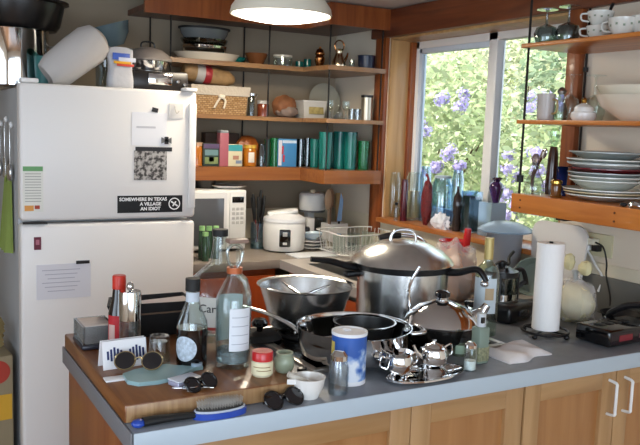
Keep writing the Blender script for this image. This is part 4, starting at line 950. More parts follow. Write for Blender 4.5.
# clear produce bag with orange/pink contents + red box
x = 1.90
t = thing('produce_bag', 'clear plastic bag of peach-coloured bread behind the kettle', 'bag', (onz(449, 303).x + .05, onz(449, 303).y + .05, CZ))
MB().blob((0, 0, .085), (.075, .10, .1), 26, 16, .08, 3, 11, zmin=.003).build('bread', mat('peach_bread', 'c99a78', .6, var=.3, vscale=14), t)
MB().blob((0, 0, .095), (.085, .115, .115), 26, 16, .12, 4, 12, zmin=0).build('bag_film', mat('bag_clear', 'f0ecec', .2, alpha=.3, bump=.6, bscale=22), t)
px_, py_ = 478, 250
pr = onx(473, 262, 2.04)
t = thing('red_jug', 'bright red plastic watering jug behind the wine bottle', 'jug', (2.0, pr.y + .075, pr.z - .0))
t.location.z = CZ
zr = pr.z - CZ; 
MB().box((0, 0, zr / 2), (.07, .08, zr - .002), .01).build('stand_box', mat('pinkish_box', 'd8c4c0', .4, 0, .4, 1.2), t)
MB().lathe(walls([(0, zr), (.036, zr), (.05, zr + .05), (.062, zr + .078)], .004), 30).build('bowl', mat('bright_red', 'cc1f22', .25, coat=.4), t)
MB().tube([(.01, -.055, zr + .03), (.01, -.066, zr + .09), (.01, -.07, zr + .135)], [.018, .015, .013], 12).build('spout', MATS['bright_red'], t)
# wine bottle with label
p = onz(489, 333); s = mpp(p)
t = thing('liquor_bottle', 'clear square-shouldered bottle with gold-capped neck and pale label', 'bottle', (1.60, 1.785, CZ))
bh_ = ony(489, 238, 1.78).z - CZ
MB().lathe([(0, 0), (.034, 0), (.037, .006), (.037, bh_ * .62), (.03, bh_ * .70), (.013, bh_ * .76), (.0125, bh_ * .80), (0, bh_ * .80)], 32).build('body', GLASSG, t)
MB().lathe([(0, bh_ * .78), (.0142, bh_ * .78), (.0142, bh_), (0, bh_)], 20).build('cap', mat('gold_foil', 'b8a468', .35, .3), t)
a = cama(1.625, 1.78)
arc(.0374, bh_ * .24, bh_ * .6, a - 70, a + 50).build('label', mat('label_pale', 'c2cdd2', .5), t)
arc(.0382, bh_ * .38, bh_ * .5, a - 5, a + 35).build('label_crest', mat('label_tan', 'b29a78', .5), t)
# coffee maker with carafe
p = onz(512, 330)
cx_, cy_ = 1.80, 1.94
t = thing('coffee_maker', 'black coffee maker base with hot plate left of the paper towel', 'coffee maker', (cx_, cy_, CZ), R(20))
MB().box((0, 0, .03), (.17, .17, .058), .014, seg=3).build('base', BLACK, t)
MB().lathe([(0, .058), (.06, .058), (.062, .064), (0, .064)], 30).build('hot_plate', STEELD, t)
MB().box((.0, -.088, .03), (.06, .006, .018), .003).build('switch_plate', mat('plate_dark', '2c2c30', .2), t)
t = thing('glass_carafe', 'glass coffee press with black frame and arched handle on the warmer', 'carafe', (cx_, cy_, CZ + .065))
ch = ony(512, 266, cy_).z - CZ - .065
MB().lathe(walls([(0, 0), (.05, 0), (.052, .01), (.052, ch - .02)], .0025), 32).build('jug', GLASSK, t)
MB().lathe([(.0535, 0), (.0555, .0), (.0555, .02), (.0535, .02)], 32, closed=True).build('bottom_band', CHROME, t)
MB().lathe([(.0525, ch - .03), (.056, ch - .03), (.056, ch - .012), (.05, ch - .012), (.03, ch), (0, ch + .004)], 32).build('lid', BLACK, t)
MB().lathe([(0, ch), (.012, ch), (.014, ch + .014), (0, ch + .018)], 16).build('knob', BLACK, t)
for k in range(4):
    a = R(45 + 90 * k); MB().tube([(.056 * math.cos(a), .056 * math.sin(a), .0), (.056 * math.cos(a), .056 * math.sin(a), ch - .02)], .004, 6).build('frame_rod', BLACK, t)
MB().tube([(.054, 0, ch - .02), (.085, -.01, ch - .015), (.1, -.015, ch - .06), (.09, -.012, .05), (.056, 0, .02)], .008, 8).build('handle', BLACK, t)
MB().tube([(-.055, -.02, ch + .01), (-.03, -.03, ch + .025), (.01, -.02, ch + .012), (.03, 0, ch + .03), (.05, 0, ch + .05)], .005, 8).build('strap', BLACKM, t)
# paper towel
p = onz(546, 337); tx, ty = 1.77, 1.70
t = thing('paper_towel_holder', 'black wire holder carrying the white paper towel roll', 'holder', (tx, ty, CZ))
MB().tube([(.07 * math.cos(R(30 * k)), .07 * math.sin(R(30 * k)), .016) for k in range(12)], .004, 8, close=True).build('base_ring', BLACK, t)
for k in range(4):
    a = R(20 + 90 * k); MB().blob((.07 * math.cos(a), .07 * math.sin(a), .008), (.009, .009, .008), 12, 8).build('foot', BLACK, t)
m = MB()
for k in range(2): a = R(20 + 90 * k); m.tube([(.07 * math.cos(a), .07 * math.sin(a), .016), (-.07 * math.cos(a), -.07 * math.sin(a), .016)], .003, 6)
m.build('cross_wire', BLACK, t)
rh = ony(547, 243, ty).z - CZ
MB().tube([(0, 0, .016), (0, 0, rh + .004)], .006, 8).build('pole', BLACK, t)
LT('paper_towel_roll', 'nearly used white paper towel roll standing upright', 'paper towel', [(.018, .022), (.041, .022), (.0415, .026), (.0415, rh - .004), (.041, rh), (.018, rh)], mat('towel_paper', 'f1efec', .9, bump=.15, bscale=150), (tx, ty, CZ), closed=True, seg=40)
# bread in bag
t = thing('bagged_rolls', 'tied clear bag of pale yellow rolls behind the clock radio', 'bag', (2.0, 1.80, CZ))
m = MB(); YEL = mat('pale_roll', 'ddd3a4', .6, var=.15, vscale=20)
MB().blob((0, 0, .06), (.062, .07, .068), 26, 16, .06, 3, 21, zmin=.001).build('rolls', YEL, t)
MB().blob((0, 0, .068), (.068, .078, .078), 26, 16, .09, 4, 22, zmin=0).build('bag_film', MATS['bag_clear'], t)
MB().tube([(0, 0, .135), (0, .005, .15), (.005, .01, .17)], [.012, .007, .012], 10).build('tied_neck', mat('film_pale', 'd0d4d4', .3, 0, .5, 1.2), t)
for q, d in (((.0, .035, .195), (.018, .02, .028)), ((.0, -.035, .185), (.02, .024, .024))): MB().blob(q, d, 16, 10, .12, 4, 5).build('bag_ear', YEL, t)
# black pan behind radio
t = thing('frying_pan', 'black frying pan with curved handle behind the clock radio', 'frying pan', (2.112, 1.70, CZ + .002))
MB().lathe(walls([(0, 0), (.05, 0), (.064, .035), (.068, .04)], .003), 36).build('pan_body', BLACKM, t)
MB().tube([(-.075, -.01, .03), (-.09, -.03, .055), (-.07, -.075, .085), (-.045, -.13, .095)], [.009, .010, .011, .009], 8).build('handle', BLACK, t)
MB().blob((-.083, -.01, .035), (.009, .009, .006)).build('rivet', STEELP, t)
# radio
rp = [onz(567, 341), onz(640, 336)]
t = thing('clock_radio', 'black clock radio with red display on the front of the worktop', 'radio', (1.945, 1.575, CZ), R(2.5))
MB().box((0, 0, .028), (.235, .125, .05), .008, seg=3).build('body', BLACKG, t)
MB().box((.0, -.0625, .028), (.22, .003, .034), .001).build('front_panel', mat('radio_panel', '241a1e', .2), t)
MB().box((-.045, -.0642, .028), (.06, .002, .018)).build('display', mat('radio_red', '5c1420', .2, emit='7a1420', es=.25), t)
MB().box((.05, -.0642, .028), (.07, .002, .014)).build('tuning_dial', mat('radio_dial', '4a3034', .3), t)
for k in range(4): MB().box((-.07 + .035 * k, .01, .054), (.025, .03, .004), .001).build('button', BLACK, t)
for k in (-1, 1): MB().box((k * .09, 0, .0015), (.02, .08, .003)).build('foot', BLACKM, t)
# box and pot at right edge
t = thing('carton', 'blue and white carton at the right end behind the radio', 'carton', (2.148, 1.568, CZ), R(-4))
MB().box((0, 0, .055), (.07, .1, .11), .002).build('body', mat('carton_pale', 'd6dbe2', .5), t)
MB().box((-.0355, -.01, .05), (.002, .06, .07)).build('blue_panel', mat('panel_blue', '5a86b4', .5), t)
MB().box((.0, -.0505, .05), (.06, .002, .07)).build('blue_panel', MATS['panel_blue'], t)
# outlet, adapters, cables
t = thing('wall_outlet', 'beige wall outlet with white adapters below the plate shelf', 'outlet', (XW - .004, wy(600, XW, 245), wz(600, 245, XW)))
MB().box((0, 0, 0), (.008, .115, .08), .002).build('cover_plate', mat('outlet_beige', 'cfc8a4', .5), t)
MB().box((-.02, .02, .012), (.03, .05, .022), .003).build('adapter', mat('adapter_cream', 'dcd6c0', .4), t)
MB().box((-.018, -.005, -.01), (.026, .026, .022), .003).build('black_plug', BLACK, t)
MB().box((-.018, .035, -.012), (.024, .03, .018), .003).build('adapter', WHITE, t)
ol = t.location
def cable(label, pts, r, m): o = MB().tube(pts, r, 8).build('power_cord', m); return tag(o, label, 'cord')
xw = XW - .026
cable('black power cord running down from the outlet to the clock radio', [(xw - .01, ol.y - .012, ol.z + .012), (xw - .015, ol.y - .05, ol.z + .0), (xw - .01, ol.y - .065, ol.z - .05), (xw - .0, ol.y - .06, ol.z - .1), (xw - .01, ol.y - .09, ol.z - .16), (xw - .03, ol.y - .11, ol.z - .19)], .003, BLACKM)
cable('white cord looping down from the outlet to the worktop', [(xw - .01, ol.y + .05, ol.z - .012), (xw + .005, ol.y + .03, ol.z - .03), (xw + .01, ol.y + .0, ol.z - .07), (xw + .01, ol.y - .035, ol.z - .11), (xw + .0, ol.y - .03, ol.z - .16)], .004, WHITE)
cable('thin white cord trailing from the outlet towards the paper towel', [(xw - .01, ol.y + .05, ol.z - .005), (xw + .01, ol.y + .1, ol.z - .012), (xw + .01, ol.y + .17, ol.z - .03), (xw + .01, ol.y + .2, ol.z - .08)], .003, WHITE)

# ================================================================== RIGHT SHELF GOODS
def ry_(px, x, py): return onx(px, py, x).y
# upper: floral cups, wine glasses
ZU, ZM, ZL = 1.8305, 1.5735, 1.3185
def wineglass(label, px, x, z, h, r, py, group, m=GLASS):
    y = ry_(px, x, py); t = thing('wine_glass', label, 'glass', (x, y, z), 0, group)
    MB().lathe([(r * .78, 0), (r, h * .3), (r * .8, h * .48), (.006, h * .58), (.004, h * .56), (r * .78, h * .46), (r - .0018, h * .3), (r * .78 - .0018, 0)], 28, closed=True).build('bowl', m, t)
    MB().lathe([(0, h * .57), (.005, h * .58), (.0035, h * .9), (.008, h * .97), (r * .85, h - .003), (r * .85, h), (0, h)], 28).build('stem', m, t)
    return t
wineglass('upturned wine glass nearest the free end of the top shelf', 546, 2.0, ZU, .12, .042, 35, 'upturned wine glasses on the top shelf', GLASSK)
wineglass('upturned wine glass in front of the window trim on the top shelf', 568, 2.03, ZU, .125, .042, 35, 'upturned wine glasses on the top shelf', GLASSK)
FLOR = mat('floral_porcelain', 'dcdcd4', .2, coat=.4); FLP = mat('floral_print', '8c9a84', .4)
def cup(label, x, y, z, r=.04, h=.055, ha=180, name='tea_cup', group='floral cups on the top shelf'):
    t = thing(name, label, 'cup', (x, y, z), 0, group)
    MB().lathe(walls([(0, 0), (r * .55, 0), (r * .6, .004), (r * .9, h * .5), (r, h)], .0025), 30).build('body', FLOR, t)
    a = R(ha); c, s_ = math.cos(a), math.sin(a)
    MB().tube([(c * r * .9, s_ * r * .9, h * .85), (c * r * 1.4, s_ * r * 1.4, h * .8), (c * r * 1.35, s_ * r * 1.35, h * .4), (c * r * .8, s_ * r * .8, h * .3)], .003, 8).build('handle', FLOR, t)
    for k in range(5):
        aa = cama(x, y) - 60 + 30 * k
        arc(r * .93 + .001, h * (.5 + .08 * (k % 2)), h * (.62 + .08 * (k % 2)), aa, aa + 9, 3).build('flower_print', FLP, t)
    return t
y = ry_(600, 2.02, 25)
cup('floral cup at the bottom of the stack by the rear rod', 2.02, y, ZU, .042, .045, 130)
cup('floral cup topping the stack by the rear rod', 2.02, y, ZU + .0455, .042, .045, 140)
cup('floral cup with dark spoon beside the stacked cups', 1.99, ry_(623, 1.99, 25), ZU, .045, .055, 110)
cup('floral cup cut by the right edge of the photo', 2.03, ry_(646, 2.03, 22), ZU, .045, .06, 20)
x, y = 2.02, ry_(600, 2.02, 25)
t = thing('teaspoon', 'dark-handled spoon slanting out of the top stacked cup', 'spoon', (x, y, ZU + .05))
MB().tube([(0, -.01, .0), (0, -.03, .03), (-.005, -.05, .06)], [.004, .004, .006], 8).build('handle', BLACK, t)
# middle: mug, creamer, glasses, sugar bowl, big bowls
t = thing('tall_mug', 'tall grey-white beaker at the free end of the middle shelf', 'mug', (1.99, ry_(546, 1.99, 105), ZM))
MB().lathe(walls([(0, 0), (.028, 0), (.031, .09)], .0025), 30).build('body', mat('beaker_grey', 'bdb6b0', .25), t)
MB().tube([(.0, -.03, .07), (.0, -.05, .065), (.0, -.05, .03), (0, -.03, .022)], .0035, 8).build('handle', mat('beaker_gold', 'a89060', .3), t)
t = thing('oil_cruet', 'dark silver and glass cruet next to the tall beaker', 'cruet', (2.02, ry_(561, 2.02, 105), ZM))
MB().lathe([(0, 0), (.022, 0), (.026, .03), (.012, .07), (.01, .09), (0, .09)], 24).build('body', GLASSK, t)
MB().lathe([(0, .09), (.013, .09), (.016, .1), (.006, .112), (0, .114)], 20).build('stopper', STEELD, t)
wineglass('upturned goblet by the window trim on the middle shelf', 572, 2.13, ZM, .165, .034, 80, 'upturned goblets on the middle shelf')
wineglass('upturned goblet in front of the pale wall on the middle shelf', 596, 2.15, ZM, .16, .04, 80, 'upturned goblets on the middle shelf')
t = thing('lidded_pot', 'white lidded sugar pot with gold knob on the middle shelf', 'pot', (2.0, ry_(584, 2.0, 108), ZM))
MB().lathe([(0, 0), (.034, 0), (.041, .012), (.04, .026), (.032, .03), (.030, .044), (.012, .056), (0, .058)], 30).build('body', CERAM, t)
MB().lathe([(0, .057), (.007, .058), (.009, .068), (.004, .075), (0, .076)], 16).build('lid_knob', BRASS, t)
byb = ry_(635, 2.05, 105)
for k, (r, h, z, l) in enumerate(((.13, .08, 0, 'large cream mixing bowl at the bottom on the middle shelf'), (.128, .08, .028, 'large cream bowl nested in another on the middle shelf'))):
    LT('mixing_bowl', l, 'bowl', walls([(0, 0), (r * .4, 0), (r * .42, .006), (r * .85, h * .55), (r, h)], .0025) if k == 0 else walls([(0, 0), (r * .38, 0), (r * .8, h * .5), (r * .97, h * .9), (r, h)], .0025), CREAM, (2.065, byb, ZM + z + .0005), 'cream mixing bowls on the middle shelf', seg=44)
# lower: decanter, lamp, vase, plates
t = thing('glass_decanter', 'wide clear decanter at the free end of the plate shelf', 'decanter', (1.985, ry_(534, 1.985, 185), ZL))
MB().lathe([(0, 0), (.032, 0), (.036, .01), (.03, .045), (.014, .075), (.011, .1), (.014, .11), (.012, .11), (.009, .1), (0, .08)], 30, fn=lambda a, z: 1 + .03 * math.cos(9 * a)).build('body', PLASTC, t)
MB().lathe([(0, .1), (.009, .1), (.016, .125), (.006, .14), (0, .141)], 18).build('stopper', mat('stopper_pink', 'b49aa0', .1, 0, .6), t)
t = thing('brass_burner', 'small brown and brass burner beside the plate stack', 'burner', (1.965, ry_(556, 1.965, 190), ZL))
MB().lathe([(0, 0), (.018, 0), (.02, .006), (.017, .012), (.019, .04), (.014, .046), (0, .046)], 24).build('body', mat('amber_brown', '6e4218', .12, coat=.6), t)
MB().lathe([(0, .046), (.02, .046), (.02, .054), (.012, .06), (0, .06)], 24).build('lid', BRASS, t)
t = thing('dark_vase', 'tall dark brown bottle with glass top by the window', 'bottle', (2.04, ry_(553, 2.04, 160), ZL))
hv = onx(553, 128, 2.04).z - ZL
MB().lathe([(0, 0), (.02, 0), (.022, .03), (.017, hv * .6), (.012, hv * .72), (0, hv * .72)], 24).build('body', mat('bottle_brown', '3c2218', .15, coat=.5), t)
MB().lathe([(0, hv * .72), (.01, hv * .72), (.018, hv * .85), (.018, hv * .95), (.008, hv), (0, hv)], 20).build('glass_top', GLASSG, t)
t = thing('silver_server', 'curved silver and dark wood salad server leaning by the decanter', 'server', (2.03, ry_(541, 2.03, 160), ZL))
MB().tube([(0, .03, .002), (0, .035, .05), (0, .02, .09), (0, -.005, .13)], [.004, .006, .007, .004], 10).build('handle', mat('server_wood', '5a3524', .4), t)
MB().blob((0, -.012, .14), (.005, .014, .022), 14, 10, rot=Matrix.Rotation(R(35), 3, 'X')).build('spoon_bowl', STEELP, t)
LT('blue_cup', 'small dark blue cup squeezed behind the brass burner', 'cup', walls([(0, 0), (.016, 0), (.02, .1), (.022, .1)], .002), mat('cobalt', '1f2f6a', .2), (2.03, ry_(563, 2.03, 180) + .005, ZL))
ys_ = ry_(607, 2.05, 185)
W_P = mat('plate_white', 'd9dcd4', .2, coat=.4); BG = mat('plate_bluegrey', 'a7b0ae', .25, coat=.4); MR = mat('plate_maroon', '6a1c24', .25, coat=.4)
def plate(r, h=.018, t_=.0035): return [(0, 0), (r * .5, 0), (r * .62, .003), (r * .97, h), (r, h + .001), (r, h + .001 + t_), (r * .95, h + t_), (r * .6, .003 + t_), (0, t_)]
# each entry: radius, own depth, vertical pitch to next, material, label
stack = [(.118, .016, .006, W_P, 'white dinner plate at the very bottom of the plate stack'), (.124, .018, .006, mat('plate_gold_rim', 'c9b894', .25, coat=.3), 'gold-rimmed plate second from the bottom of the stack'),
         (.126, .018, .012, W_P, 'white plate third from the bottom of the stack'), (.108, .03, .009, W_P, 'lower white soup plate in the middle of the stack'), (.112, .03, .009, W_P, 'white soup plate above the lower one in the stack'),
         (.115, .03, .010, BG, 'blue-grey soup plate beneath the dark red one'), (.115, .03, .012, MR, 'dark red bowl plate in the plate stack'), (.117, .028, .008, W_P, 'white plate resting on the dark red bowl plate'),
         (.119, .02, .008, BG, 'pale plate third from the top of the stack'), (.120, .02, .014, W_P, 'white plate second from the top of the stack'), (.115, .024, .01, BG, 'blue-grey shallow bowl topping the plate stack')]
z = ZL
for r, h, dz, m_, l in stack:
    LT('dinner_plate', l, 'plate', plate(r * 1.05, h), m_, (2.055, ys_ + .012, z), 'plates stacked on the thick shelf', seg=44); z += dz * 1.38
for k, (px, l) in enumerate(((622, 'small dark-knobbed salt dish at the shelf edge'), (634, 'small crumpled silver foil cup at the shelf edge'))):
    y = ry_(px, 1.932, 205); t = thing('trinket', l, 'trinket', (1.938, y, ZL))
    if k == 0:
        MB().blob((0, 0, .006), (.010, .012, .0065), 14, 8, zmin=0).build('dish', BLACK, t)
    else: MB().blob((0, 0, .008), (.012, .026, .009), 18, 10, .15, 5, 3, zmin=0).build('foil', STEELP, t)

# ================================================================== PENINSULA: BOARD, COOKTOP
ZB = .95
o = MB().box(((.414 + .83) / 2, (1.508 + 2.10) / 2, .9302), (.416, .592, .0388), .004).build('butcher_block', W_BLOCK)
tag(o, 'thick worn wooden chopping block covering the left end of the worktop', 'chopping block')
MB().box((.622, 1.5075, .9302), (.408, .002, .034), .0005).build('end_grain', wood('end_grain_wood', '8f6a44', 'b08c62', 2, 4), o)
kx0, kx1, ky0, ky1 = .935, 1.56, 1.655, 2.08
t = thing('cooktop', 'black built-in cooktop with steel rim under the big pots', 'cooktop', ((kx0 + kx1) / 2, (ky0 + ky1) / 2, CZ))
kw, kd = kx1 - kx0, ky1 - ky0
MB().box((0, 0, .003), (kw, kd, .006), .002).build('glass_top', BLACKG, t)
for nm, c, d in (('side', (-kw / 2, 0, .004), (.022, kd + .02, .010)), ('side', (kw / 2, 0, .004), (.022, kd + .02, .010)), ('front', (0, -kd / 2, .004), (kw, .022, .010)), ('back', (0, kd / 2, .004), (kw, .022, .010))):
    MB().box(c, d, .003).build('steel_rim', mat('rim_steel', 'd8d0c4', .3, .7), t)
for (a, b, r) in ((-.17, .1, .095), (.17, .1, .09), (-.17, -.1, .085), (.15, -.1, .09)):
    m = MB()
    for q in (.35, .6, .85): m.tube([(a + r * q * math.cos(R(20 * k)), b + r * q * math.sin(R(20 * k)), .011) for k in range(18)], .005, 8, close=True, sub=2)
    m.build('burner', mat('burner_iron', '1e1c1c', .5), t)
KZ = CZ + .0165
# black griddle on the worktop between board and cooktop
t = thing('griddle_lid', 'black round lid with glossy knob lying behind the red-lid jar', 'lid', (.875 + .05, 1.965, CZ + .0105))
MB().lathe([(0, .012), (.03, .014), (.05, .01), (.062, 0), (.064, .003), (.05, .016), (0, .02)], 36).build('disc', BLACKM, t)
MB().lathe([(0, .02), (.008, .02), (.009, .03), (.022, .036), (.024, .046), (.016, .056), (0, .058)], 24).build('knob', BLACKG, t)

def put(px, py, z=CZ): return onz(px, py, z)
def top(px, py, p): return ony(px, py, p.y).z

# ---- steel mixing bowl with utensils
bp_ = Vector((ony(306, 285, 2.01).x, 2.01, KZ)); s = mpp(bp_)
rb = 49 * s; bh2 = ony(305, 284, bp_.y).z - KZ
t = thing('steel_bowl', 'large steel mixing bowl with flared rim left of the stockpot', 'bowl', bp_)
MB().lathe(walls([(0, 0), (rb * .62, 0), (rb * .72, .012), (rb * .84, bh2 * .6), (rb * .94, bh2 - .006), (rb, bh2)], .0022), 56).build('body', STEEL, t)
for k, (ang, l) in enumerate(((20, 'steel tongs lying across the steel mixing bowl'), (100, 'steel ladle resting in the steel mixing bowl'), (160, 'steel whisk handle sticking up in the steel mixing bowl'))):
    a = R(ang); u = thing('steel_utensil', l, 'utensil', (bp_.x, bp_.y, KZ + .045), a, 'utensils in the steel bowl')
    MB().tube([(-rb * .62, 0, .0), (0, .008, bh2 * .35), (rb * .78, 0, bh2 * .52)], [.006, .005, .004], 8).build('handle', STEELP, u)
    MB().blob((-rb * .5, 0, .012), (.034, .026, .012), 16, 8).build('head', STEELP, u)
t = thing('strainer_knob', 'upturned steel pot lid inside the steel mixing bowl', 'lid', (bp_.x, bp_.y, KZ + .022))
MB().lathe([(0, .03), (rb * .55, .02), (rb * .6, .012), (rb * .58, .024), (0, .036)], 36).build('disc', STEELP, t)
MB().lathe([(0, .034), (.01, .034), (.012, .06), (.026, .068), (.026, .076), (0, .082)], 24).build('knob', BLACK, t)

# ---- pressure cooker / stockpot
pp = Vector((ony(402, 290, 1.965).x, 1.965, KZ)); s = mpp(pp); rp_ = 45 * s
ph = ony(402, 264, pp.y).z - KZ
t = thing('pressure_cooker', 'big steel pressure cooker pot with long black handle', 'pot', pp, R(0))
MB().lathe(walls([(0, 0), (rp_ - .012, 0), (rp_ - .002, .008), (rp_, .02), (rp_, ph)], .003), 56).build('body', STEEL, t)
MB().lathe([(rp_ - .004, ph - .012), (rp_ + .006, ph - .012), (rp_ + .008, ph + .006), (rp_ - .004, ph + .006)], 56, closed=True).build('black_collar', BLACK, t)
vx = Vector((-.87, .49, 0)); 
def hdl(d, L, mx, nm, zz0=0):
    d = Vector(d).normalized(); 
    MB().tube([d * (rp_ - .0) + Vector((0, 0, ph - .012)), d * (rp_ + .035) + Vector((0, 0, ph - .008)), d * (rp_ + .09) + Vector((0, 0, ph + .006)), d * (rp_ + L) + Vector((0, 0, ph + .002 + zz0))], [.016, .017, .014, .012], 12, flat=.7).build(nm, mx, t)
hdl((-.93, .36, 0), .15, BLACK, 'long_handle', .01)
hdl((.62, -.78, 0), .12, BLACK, 'side_handle', -.03)
MB().box((-.93 * (rp_ + .02), .36 * (rp_ + .02), ph - .032), (.05, .03, .018), .006).build('lock_block', BLACK, t)
MB().blob((.62 * (rp_ + .115), -.78 * (rp_ + .115), ph - .035), (.014, .014, .012)).build('handle_rivet', STEELP, t)
rl_ = 50 * s
t = thing('domed_lid', 'wide domed steel lid with chrome loop handle on the pressure cooker', 'lid', (pp.x - .005, pp.y, KZ + ph + .0065))
lh = ony(400, 240, pp.y).z - KZ - ph - .006
MB().lathe([(rl_, .0), (rl_ + .003, .003), (rl_ * .98, .012), (rl_ * .8, lh * .55), (rl_ * .45, lh * .9), (0, lh), (0, lh - .003), (rl_ * .44, lh * .87), (rl_ * .78, lh * .5), (rl_ * .96, .008)], 56).build('dome', STEEL, t)
dx = Vector((.87, -.3, 0))
MB().tube([dx * -.045 + Vector((0, 0, lh - .008)), dx * -.04 + Vector((0, 0, lh + .018)), dx * -.02 + Vector((0, 0, lh + .03)), dx * .02 + Vector((0, 0, lh + .03)), dx * .04 + Vector((0, 0, lh + .018)), dx * .045 + Vector((0, 0, lh - .008))], .005, 10).build('loop_handle', CHROME, t)
for sg in (-1, 1): MB().lathe([(0, 0), (.013, 0), (.011, .006), (0, .009)], 16, (sg * .045 * dx.x, sg * .045 * dx.y, lh - .010)).build('handle_mount', CHROME, t)

# ---- saute pan with long handle, with a black pan inside
sp = Vector((1.145, 1.715, KZ)); s = mpp(sp); rs = 57 * s
sp.x = ony(354, 335, sp.y).x; sh = ony(354, 317 + 8, sp.y).z - KZ
t = thing('saute_pan', 'wide steel saute pan with long handle behind the salt carton', 'pan', sp)
MB().lathe(walls([(0, 0), (rs * .88, 0), (rs * .94, .01), (rs * .97, sh * .6), (rs * .985, sh - .004), (rs, sh)], .003), 60).build('body', STEELP, t)
d = Vector((-.70, .71, 0)).normalized()
MB().tube([d * (rs - .002) + Vector((0, 0, sh * .55)), d * (rs + .03) + Vector((0, 0, sh * .8)), d * (rs + .1) + Vector((0, 0, sh + .008)), d * (rs + .19) + Vector((0, 0, sh + .022))], [.011, .009, .009, .008], 10, flat=.6).build('long_handle', STEELP, t)
d2 = Vector((.9, -.25, 0)).normalized(); pe = Vector((-d2.y, d2.x, 0))
MB().tube([d2 * (rs - .006) + pe * .035 + Vector((0, 0, sh * .75)), d2 * (rs + .03) + pe * .033 + Vector((0, 0, sh * .8)), d2 * (rs + .034) - pe * .033 + Vector((0, 0, sh * .8)), d2 * (rs - .006) - pe * .035 + Vector((0, 0, sh * .75))], .006, 10).build('loop_handle', STEELP, t)
for k in (-1, 1): MB().blob(d * (rs + .004) + Vector((k * .012, k * .012, sh * .55)), (.005, .005, .005), 10, 8).build('rivet', STEELP, t)
qx = .02
t = thing('black_pan', 'black non-stick pan sitting inside the wide saute pan', 'pan', (sp.x + .045, sp.y + .02, KZ + .0045))
MB().lathe(walls([(0, 0), (.068, 0), (.078, sh * .6), (.083, sh - .008)], .003), 48).build('body', mat('nonstick', '16181a', .35), t)
MB().lathe([(.0815, sh - .009), (.086, sh - .008), (.086, sh - .003), (.081, sh - .003)], 48, closed=True).build('rim', STEELP, t)

# ---- kettle
kp = Vector((1.372, 1.72, KZ)); s = mpp(kp); kr = 37 * s
kp.x = ony(441, 325, kp.y).x
t = thing('kettle', 'domed steel kettle with black knob in front of the pressure cooker', 'kettle', kp)
kh = ony(441, 300, kp.y).z - KZ; zb = ony(441, 322, kp.y).z - KZ
MB().lathe([(0, 0), (kr * .78, 0), (kr * .95, zb * .35), (kr, zb * .9), (kr, zb), (0, zb)], 48).build('base', mat('kettle_dark', '3a3836', .15, .8), t)
MB().lathe([(kr + .002, zb), (kr + .003, zb + .004), (kr * .92, zb + (kh - zb) * .35), (kr * .62, zb + (kh - zb) * .75), (kr * .2, kh), (0, kh)], 48).build('dome', STEELP, t)
MB().lathe([(0, kh - .002), (.012, kh), (.012, kh + .008), (.022, kh + .012), (.022, kh + .022), (.012, kh + .028), (0, kh + .029)], 24).build('knob', BLACKG, t)
MB().lathe([(.012, kh), (.0165, kh), (.0165, kh + .008), (.012, kh + .008)], 20, closed=True).build('knob_collar', STEELP, t)
MB().tube([(kr * .7, -.01, zb), (kr + .02, -.02, zb + .02), (kr + .035, -.03, zb + .045)], [.022, .015, .011], 14).build('spout', STEELP, t)
ha_ = Vector((-.75, .66, 0))
MB().tube([ha_ * kr * .85 + Vector((0, 0, zb + .012)), ha_ * kr * .9 + Vector((0, 0, kh + .03)), ha_ * kr * .65 + Vector((0, 0, kh + .09))], .0045, 8).build('handle_wire', CHROME, t)
# small steel teapot behind right
t = thing('steel_teapot', 'small shiny steel teapot between kettle and liquor bottle', 'teapot', (1.53, 1.80, CZ + .0005) if 0 else (onz(470, 340).x + .03, onz(470, 340).y + .06, CZ))
MB().lathe([(0, 0), (.035, 0), (.05, .02), (.052, .045), (.042, .07), (.03, .078), (0, .09)], 36).build('body', STEELP, t)
MB().tube([(-.045, .02, .05), (-.07, .03, .07), (-.075, .033, .1)], [.012, .008, .006], 10).build('spout', STEELP, t)
MB().lathe([(0, .088), (.006, .09), (.009, .102), (0, .106)], 14).build('knob', BLACK, t)

# ---- silver tray with creamer and sugar bowl
tp = onz(410, 372)
t = thing('silver_tray', 'oval silver tray at the front edge of the worktop', 'tray', (tp.x + .015, tp.y + .005, CZ), R(6))
t.location.y = 1.515
MB().lathe([(0, 0), (.10, 0), (.118, .008), (.121, .008), (.118, .011), (.1, .004), (0, .004)], 48, sy=.47).build('plate_body', STEELP, t)
MB().lathe([(.116, .008), (.122, .008), (.122, .012), (.116, .012)], 48, sy=.48, closed=True).build('rim', CHROME, t)
def silver(name, label, px, py, rr, hh, lid, spout):
    p = onz(px, py, CZ + .005); t = thing(name, label, 'silver pot', (p.x, p.y, CZ + .005))
    MB().lathe([(0, .004), (rr * .55, .004), (rr * .9, hh * .25), (rr, hh * .5), (rr * .85, hh * .78), (rr * .62, hh * .85), (0, hh * .86)] if lid else walls([(0, .004), (rr * .55, .004), (rr * .9, hh * .3), (rr, hh * .55), (rr * .85, hh * .85), (rr * .95, hh)], .002), 36).build('body', CHROME, t)
    if lid:
        MB().lathe([(rr * .64, hh * .85), (rr * .55, hh * .93), (rr * .2, hh), (rr * .1, hh * 1.04), (rr * .16, hh * 1.12), (0, hh * 1.15)], 28).build('lid', CHROME, t)
    for sg in (-1, 1):
        if spout and sg == -1:
            MB().tube([(-rr * .8, .0, hh * .4), (-rr * 1.25, .005, hh * .65), (-rr * 1.5, .008, hh * .95)], [.007, .005, .004], 8).build('spout', CHROME, t)
        else: MB().tube([(sg * rr * .85, 0, hh * .75), (sg * rr * 1.4, 0, hh * .85), (sg * rr * 1.45, 0, hh * .45), (sg * rr * .85, 0, hh * .3)], .0028, 8).build('handle', CHROME, t)
    for k in range(3): MB().blob((rr * .55 * math.cos(R(90 + 120 * k)), rr * .55 * math.sin(R(90 + 120 * k)), .004), (.005, .005, .004), 10, 6).build('foot', CHROME, t)
    return t
